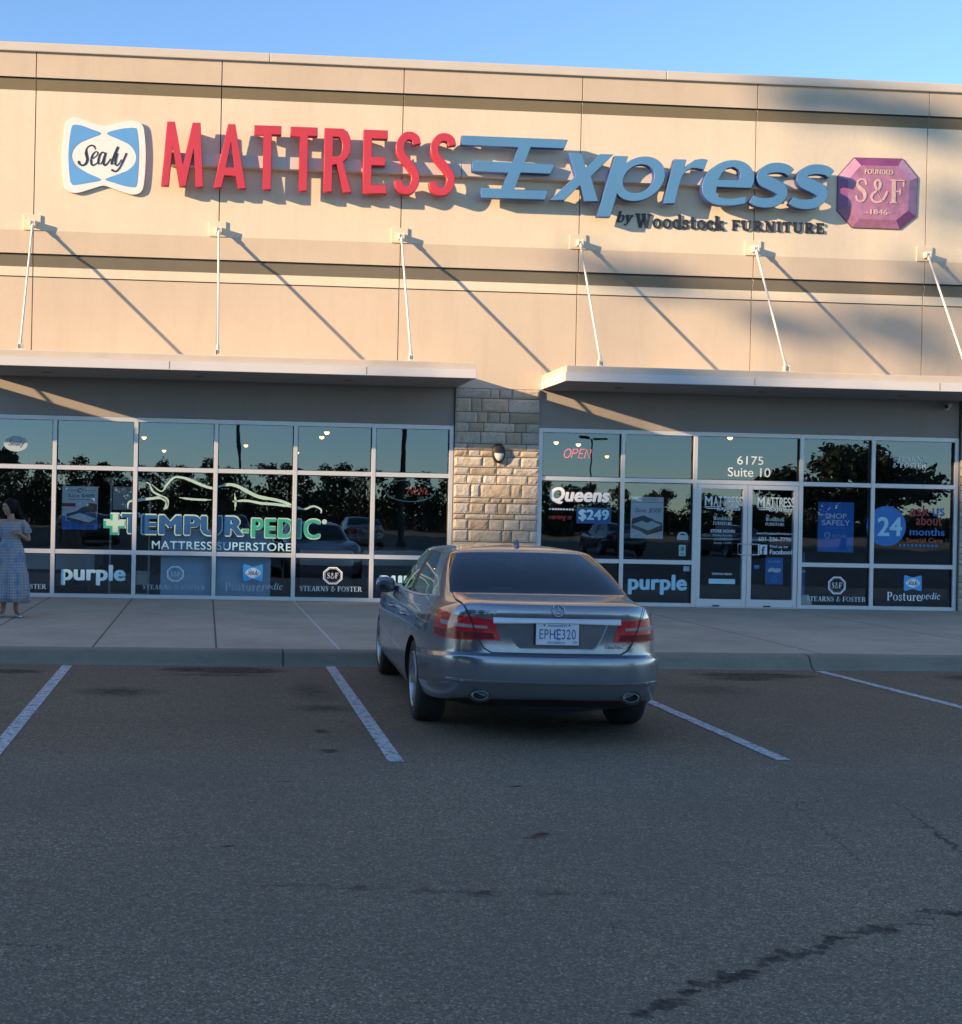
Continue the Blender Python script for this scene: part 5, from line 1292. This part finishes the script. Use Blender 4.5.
def head_pt(f, sd, u, extra=0.0):
    """a point of the head for the unit direction (forward, sideways, up)"""
    gs = lambda x, c, w_: math.exp(-((x - c) / w_) ** 2)
    low = max(0.0, -u); k = 1 + extra
    F = f * (.090 - .008 * low) + (.012 * low if f > 0 else .022 * low); S2 = sd * (.073 - .020 * low ** 1.5); U2 = u * .112
    if f > 0:
        fr = min(1, f * 2)
        F += fr * (.020 * gs(sd, 0, .15) * gs(u, -.16, .13) + .009 * gs(sd, 0, .13) * gs(u, .02, .14) - .008 * (gs(sd, .40, .17) + gs(sd, -.40, .17)) * gs(u, .06, .12) + .004 * gs(u, .25, .1) * gs(sd, 0, .6)
                   + .007 * gs(sd, 0, .26) * gs(u, -.42, .05) + .006 * gs(sd, 0, .22) * gs(u, -.53, .05) + .012 * gs(sd, 0, .3) * gs(u, -.80, .16) + .004 * (gs(sd, .5, .2) + gs(sd, -.5, .2)) * gs(u, -.2, .2))
    return HC + (face_dir * F + fs * S2 + fu * U2) * k
def sph(fn, nu=56, nv=40):
    m = MB(); vs_ = []
    for i in range(nv + 1):
        th = math.pi * i / nv
        for k in range(nu):
            ph = 2 * math.pi * k / nu; vs_.append(fn(math.sin(th) * math.cos(ph), math.sin(th) * math.sin(ph), math.cos(th)))
    m.add(vs_, [(i * nu + k, i * nu + (k + 1) % nu, (i + 1) * nu + (k + 1) % nu, (i + 1) * nu + k) for i in range(nv) for k in range(nu)], 0, True); return m
def to_me(m):
    me = bpy.data.meshes.new('t'); me.from_pydata(m.v, [], m.f); b_ = bmesh.new(); b_.from_mesh(me); bmesh.ops.remove_doubles(b_, verts=b_.verts, dist=1e-5); bmesh.ops.recalc_face_normals(b_, faces=b_.faces); b_.to_mesh(me); b_.free(); return me
hm_ = sph(head_pt)
hm_.tube([(0, .022, 1.22), (.0, .018, 1.29), (-.002, .014, 1.33), (-.008, .012, 1.38), (-.012, .012, 1.44)], [.085, .070, .052, .047, .050], 24)
for sd in (-1, 1):
    p = head_pt(-.08, sd * .99, -.05) - fs * sd * .012; hm_.tube([p - fu * .026, p - fu * .01 - face_dir * .008 + fs * sd * .006, p + fu * .012 - face_dir * .010 + fs * sd * .008, p + fu * .026], [.006, .010, .012, .006], 8)
head_me = to_me(hm_)
hl = hand((.155, -.12, 1.125), (-.75, -.35, .35), (0, .6, -.5), 1); hr = hand((-.24, -.10, .87), (-.05, -.15, -1), (.9, .2, 0), -1)
bd = link('body', join_meshes([body_me, head_me, hl, hr], 'body'), woman); bd.data.materials.append(M['skin'])
for sd in (-1, 1):
    d = Vector((.90, sd * .40, .06)).normalized(); p = head_pt(*d) - face_dir * .004
    e = MB(); e.lathe([(0, -.006), (.008, -.004), (.012, 0), (.008, .004), (0, .006)], tuple(p), 'z', 14, sx=1, sy=1); e.build('eye', M['eyew'], bd)
    e = MB(); q = p + face_dir * .009; e.lathe([(0, -.0055), (.0045, -.003), (.006, 0), (.0045, .003), (0, .0055)], tuple(q), 'z', 10); e.build('iris', M['hair'], bd)
    pts_ = [head_pt(*Vector((.9, sd * k, .22 - .1 * (k - .4) ** 2 * 4)).normalized()) + face_dir * .001 for k in (.16, .30, .45, .60)]
    MB().tube(pts_, [.002, .0035, .0035, .0015], 6).build('eyebrow', M['hair'], bd)
mt = MB(); mt.tube([head_pt(*Vector((.88, k, -.475)).normalized()) + face_dir * .001 for k in (-.24, -.1, 0, .1, .24)], [.002, .0045, .005, .0045, .002], 6); mt.build('mouth', M['lip'], bd)
def hair_pt(f, sd, u):
    lim = (.40 + .62 * u) if u > 0 else (.40 + .55 * u)
    t = max(0, min(1, (lim - f) / .16 + .5)); t = t * t * (3 - 2 * t)
    if u < -.62: t *= max(0, 1 - (-.62 - u) / .2)
    wv_ = .010 * math.sin(sd * 23 + u * 5) + .008 * math.sin(f * 31 + u * 9)
    return head_pt(f, sd, u, -.10 + t * (.24 + wv_ + .06 * max(0, -f)))
hm = sph(hair_pt, 72, 48)
for k_, (pts_, r0) in enumerate((([(.03, .06, 1.56), (.065, .085, 1.47), (.085, .10, 1.38), (.115, .11, 1.29), (.14, .105, 1.20), (.15, .10, 1.10)], .052), ([(-.02, .075, 1.55), (.01, .10, 1.46), (.02, .115, 1.36), (.03, .125, 1.26), (.04, .12, 1.14), (.05, .115, 1.03)], .056),
                         ([(.05, .03, 1.53), (.09, .05, 1.44), (.125, .07, 1.35), (.165, .085, 1.27), (.19, .09, 1.20), (.20, .09, 1.13)], .040), ([(-.07, .06, 1.50), (-.075, .07, 1.42), (-.085, .08, 1.34), (-.09, .09, 1.26), (-.09, .095, 1.18), (-.085, .09, 1.10)], .034))):
    c_ = smooth_pts(pts_, 5, False); n_ = len(c_); hm.tube(c_, [r0 * (1.0 + .12 * math.sin(i * .9 + k_)) * (1 if i < n_ * .6 else max(.12, 1 - (i - n_ * .6) / (n_ * .42))) for i in range(n_)], 14)
hr_ = to_me(hm); hr_.polygons.foreach_set('use_smooth', [True] * len(hr_.polygons))
h = link('hair', hr_, woman); h.data.materials.append(M['hair'])
# dress: rings from neckline to hem with gathers
rings = [(1.300, .150, .085, .0), (1.285, .168, .098, .0), (1.22, .158, .112, .004), (1.14, .158, .122, .005), (1.07, .135, .104, .005), (1.03, .132, .102, .005), (1.00, .150, .118, .010), (.90, .178, .148, .014), (.75, .198, .172, .018), (.655, .208, .186, .020), (.645, .222, .200, .010), (.60, .230, .208, .020), (.45, .242, .222, .026), (.30, .252, .232, .030), (.205, .258, .236, .032), (.205, .250, .228, .032)]
m = MB(); n = 96; vs_ = []
for z, rx, ry, am in rings:
    for k in range(n):
        a = 2 * math.pi * k / n; g_ = 1 + am * 2.2 * math.sin(a * 17 + 3 * math.sin(a * 2) + z * 2) + am * 1.2 * math.sin(a * 5 + 1)
        vs_.append((rx * g_ * math.cos(a), .005 + ry * g_ * math.sin(a), z + .012 * math.sin(a * 3) * (z < .3)))
m.add(vs_, [(i * n + k, i * n + (k + 1) % n, (i + 1) * n + (k + 1) % n, (i + 1) * n + k) for i in range(len(rings) - 1) for k in range(n)], 0, True)
for s in (1, -1):
    m.tube([(s * .10, .012, 1.275), (s * .155, .015, 1.272), (s * .190, .028, 1.225), (s * .208, .042, 1.165), (s * .210, .045, 1.15)], [.050, .060, .062, .066, .070], 18, caps=False)
m.build('dress', M['dress'], woman)
for s in (1, -1):
    dx = (.085, -.05)[s < 0]; sh2 = skin_mesh([(s * .088, .045, .028), (s * .09 + dx * .5, -.075, .024), (s * .09 + dx, -.155, .018)], [(0, 1), (1, 2)], [(.034, .026), (.040, .024), (.030, .016)], 2)
    o = link('shoe', sh2, woman); o.data.materials.append(M['shoe'])

# ------------------------------------------------------------------ what stands behind the camera: seen in the glass, and shading the lot
def leafmass(rnd, clumps, n_, size):
    m = MB()
    tw = sum(c[3] for c in clumps)
    for cx, cy, cz, wgt, rx, ry, rz in clumps:
        for _ in range(int(n_ * wgt / tw)):
            while True:
                p = Vector((rnd.uniform(-1, 1), rnd.uniform(-1, 1), rnd.uniform(-1, 1)))
                if p.length <= 1: break
            p = p * (.55 + .45 * rnd.random()); q = Vector((cx + p.x * rx, cy + p.y * ry, cz + p.z * rz))
            a = Vector((rnd.gauss(0, 1), rnd.gauss(0, 1), rnd.gauss(0, 1))).normalized(); b = a.cross(Vector((rnd.gauss(0, 1), rnd.gauss(0, 1), rnd.gauss(0, 1)))).normalized()
            s = size * rnd.uniform(.6, 1.4)
            m.add([q + a * s, q + b * s * .6, q - a * s, q - b * s * .6], [(0, 1, 2, 3)])
    return m
def tree(label, x, y, h_, r_, seed, n_=5000, leaf=.16, trunk=.18, low=.30):
    rnd = random.Random(seed); t = thing('oak_tree', label, 'tree', (x, y, 0))
    tm = MB(); tm.tube([(0, 0, -.05), (.05, .03, h_ * .2), (-.03, .05, h_ * .45), (.04, 0, h_ * .8)], [trunk * 1.25, trunk, trunk * .75, trunk * .2], 10); cl = []
    for k in range(16):
        a = rnd.uniform(0, 2 * math.pi); z = h_ * rnd.uniform(low + .08, .88); rr = r_ * (1 - abs(z / h_ - .55) * 1.1) * rnd.uniform(.35, .95)
        e = Vector((rr * math.cos(a), rr * math.sin(a), z)); z0 = max(h_ * .18, z - rr * .6)
        tm.tube([(0, 0, z0), (e.x * .5, e.y * .5, z0 + (z - z0) * .65), e], [trunk * .45, trunk * .25, trunk * .08], 6)
        s = r_ * rnd.uniform(.28, .46); cl.append((e.x, e.y, e.z, s ** 2, s, s, s * .7))
    tm.build('trunk', M['bark'], t); leafmass(rnd, cl, n_, leaf).build('crown', M['leaf'], t, fixn=False); return t
tree('broad dark oak behind the camera mirrored in the right-hand panes', 36.5, -50, 6.6, 4.6, 4, 9000, .17)
tree('dark tree mirrored in the leftmost pane', -13.8, -50, 6.6, 3.2, 9, 6000, .16)
# distant wood across the lot, one mass
rnd = random.Random(21); cl = []; tk = MB()
def wood_h(x):
    P = ((-200, 7.4), (-14, 7.0), (-3, 6.3), (15, 6.7), (20, 6.3), (34, 5.0), (46, 4.7), (56, 3.2), (300, 3.2))
    for (a, p), (b, q) in zip(P, P[1:]):
        if x <= b: return p + (q - p) * (x - a) / (b - a)
x = -75
while x < 130:
    hh = wood_h(x) * rnd.uniform(.74, 1.0); r_ = rnd.uniform(1.4, 2.4); y = -100 - rnd.uniform(0, 6)
    for k in range(5): cl.append((x + rnd.uniform(-1, 1) * r_ * .6, y + rnd.uniform(-1, 1), hh * (.10 + .20 * k), 1, r_ * (1.25 - .17 * k), r_, hh * .17))
    tk.tube([(x, y, 0), (x, y, hh * .7)], [.22, .1], 6); x += rnd.uniform(1.2, 2.0)
x = -80
while x < 130:
    hh = wood_h(x) * rnd.uniform(.55, .72); cl.append((x, -109 + rnd.uniform(-1, 1), hh * .5, 3, 2.6, 1.2, hh * .55)); x += 2.0
wood = leafmass(rnd, cl, 210000, .165); wood.add(tk.v, tk.f, 1)
tag(wood.build('distant_wood', [M['leaf'], M['bark']], fixn=False), 'dark far-off wood mirrored along the bottom of the upper panes', 'wood', kind='stuff')
# the wood towards the low sun: its top throws the shade over the lot
rnd = random.Random(5); cl = []; tk = MB(); T = Vector((-2.65, -1.0)).normalized(); U = Vector((1.0, -2.65)).normalized()
def shade_tree(u, L, top, r_, dens_=1.0, bottom=.15):
    p = T * L + U * u
    for k in range(6):
        f = bottom + (1 - bottom) * (k + .5) / 6; cl.append((p.x + rnd.uniform(-.5, .5) * r_, p.y + rnd.uniform(-.5, .5) * r_, top * f, dens_, r_ * (1.15 - .55 * f), r_ * (1.15 - .55 * f), top * .13))
    tk.tube([(p.x, p.y, 0), (p.x, p.y, top * .85)], [.35, .1], 8)
SL = .71 / math.hypot(2.65, 1.0)
EX = SL * .936 * 2.832                                              # along the front the sun comes from farther off for larger u
for row in (0, 1):
    u = -14.0 + .4 * row
    while u < 72:
        near = -6 < u < 7
        L = rnd.uniform(52, 58) + 7 * row
        zw = (rnd.uniform(.3, 1.1) if u < 2.6 else rnd.uniform(1.7, 2.2)) - .7 * row + EX * max(-2, min(u, 5)) + (0 if near else 1.0)
        shade_tree(u, L, zw + SL * L, rnd.uniform(1.0, 1.4) if near else rnd.uniform(2.4, 3.2)); u += rnd.uniform(.6, .9) if near else rnd.uniform(1.2, 1.6)
# taller crowns whose soft shade lies on the right end of the front
def crown_top(u, L, z, ru, rz, wgt):
    p = T * L + U * u; z += EX * u; cl.append((p.x, p.y, z + SL * L, wgt, ru, ru, rz)); tk.tube([(p.x, p.y, 0), (p.x, p.y, z + SL * L - rz * .5)], [.12, .03], 6)
crown_top(3.75, 50, 8.75, .55, .45, .11); crown_top(4.35, 53, 8.5, .50, .5, .10); crown_top(4.65, 52, 6.8, .22, .9, .04)
crown_top(4.15, 48, 4.85, .62, .5, .085); crown_top(3.55, 47, 5.0, .45, .35, .05); crown_top(2.45, 46, 5.75, .55, .22, .035); crown_top(4.45, 46, 5.7, .35, .35, .06)
shade = leafmass(rnd, cl, 170000, .32); shade.add(tk.v, tk.f, 1)
tag(shade.build('sunward_wood', [M['leaf'], M['bark']], fixn=False), 'tall wood at the left behind the camera shading the parking lot', 'wood', kind='stuff')
def lamp_post(label, x, y, h_, r_, heads=True):
    t = thing('lamp_post', label, 'lamp post', (x, y, 0))
    MB().tube([(0, 0, 0), (0, 0, h_)], [r_, r_ * .75], 12).lathe([(r_ * 1.8, 0), (r_ * 1.8, .5), (0, .5)], (0, 0, 0), 'z', 20).build('pole', M['pole'], t)
    if heads:
        for s in (-1, 1): MB().box(s * .12, s * .85, -.16, .16, h_ - .06, h_ + .08).build('lamp_head', M['pole'], t, bevel=.02)
    return t
lamp_post('slim twin-headed lamp post mirrored beside the red neon sign', 24.8, -60, 6.75, .06)
lamp_post('thick dark post mirrored left of the stone pier', 7.9, -30, 8.2, .14, False)
lamp_post('thin far post mirrored in the fourth upper pane from the left', 2.0, -60, 9.5, .10)

# a row of cars across the aisle, seen only as dark shapes in the shop glass
def repaint(t, m):
    for ch in t.children:
        for sl_ in ch.material_slots:
            if sl_.material == M['paint']: sl_.link = 'OBJECT'; sl_.material = m
M['paint_black'] = simple('black_car_paint', (.012, .012, .014), .2, .3, coat=.7)
M['paint_blue'] = simple('dark_blue_car_paint', (.015, .025, .06), .2, .3, coat=.7)
M['paint_white'] = simple('pale_grey_car_paint', (.30, .31, .32), .3, .3, coat=.7)
for lab, x, y, mm_, rz in (('black sedan across the aisle mirrored beside the woman', -4.6, -33.0, 'paint_black', 178), ('dark blue sedan across the aisle mirrored under the blue lettering', 1.2, -33.2, 'paint_blue', 181),
                       ('pale grey sedan across the aisle mirrored left of the stone pier', 6.8, -33.0, 'paint_white', 180), ('black sedan across the aisle mirrored behind the price lettering', 12.4, -33.1, 'paint_black', 179),
                       ('dark blue sedan across the aisle mirrored in the entrance doors', 18.3, -33.0, 'paint_blue', 180), ('black sedan across the aisle mirrored in the far right panes', 24.0, -33.2, 'paint_black', 182)):
    k = copy_tree(car); k.location = (x, y, 0); k.rotation_euler = (0, 0, R(rz)); k['label'] = lab; k['group'] = 'cars parked across the aisle'; repaint(k, M[mm_])

lf = thing('fallen_leaf', 'small dry reddish leaf lying alone on the asphalt lane', 'leaf', (1.74, -14.81, .005), rz=.5); lf.scale = (.55, .55, .55)
m = MB(); o_ = [(-.13, .0), (-.08, .022), (.0, .03), (.08, .02), (.14, .0), (.08, -.02), (.0, -.028), (-.08, -.02)]
m.add([(x, y, .004 + .018 * abs(y) / .03 + .006 * math.sin(x * 20)) for x, y in o_] + [(-.08, 0, .002), (0, 0, .003), (.08, 0, .001)], [(0, 1, 8), (1, 2, 9, 8), (2, 3, 10, 9), (3, 4, 10), (0, 8, 7), (7, 8, 9, 6), (6, 9, 10, 5), (5, 10, 4)])
m.build('blade', simple('dry_leaf', (.16, .05, .03), .8), lf); MB().tube([(-.13, 0, .004), (-.19, .01, .003)], .003, 6).build('stalk', M['bark'], lf)
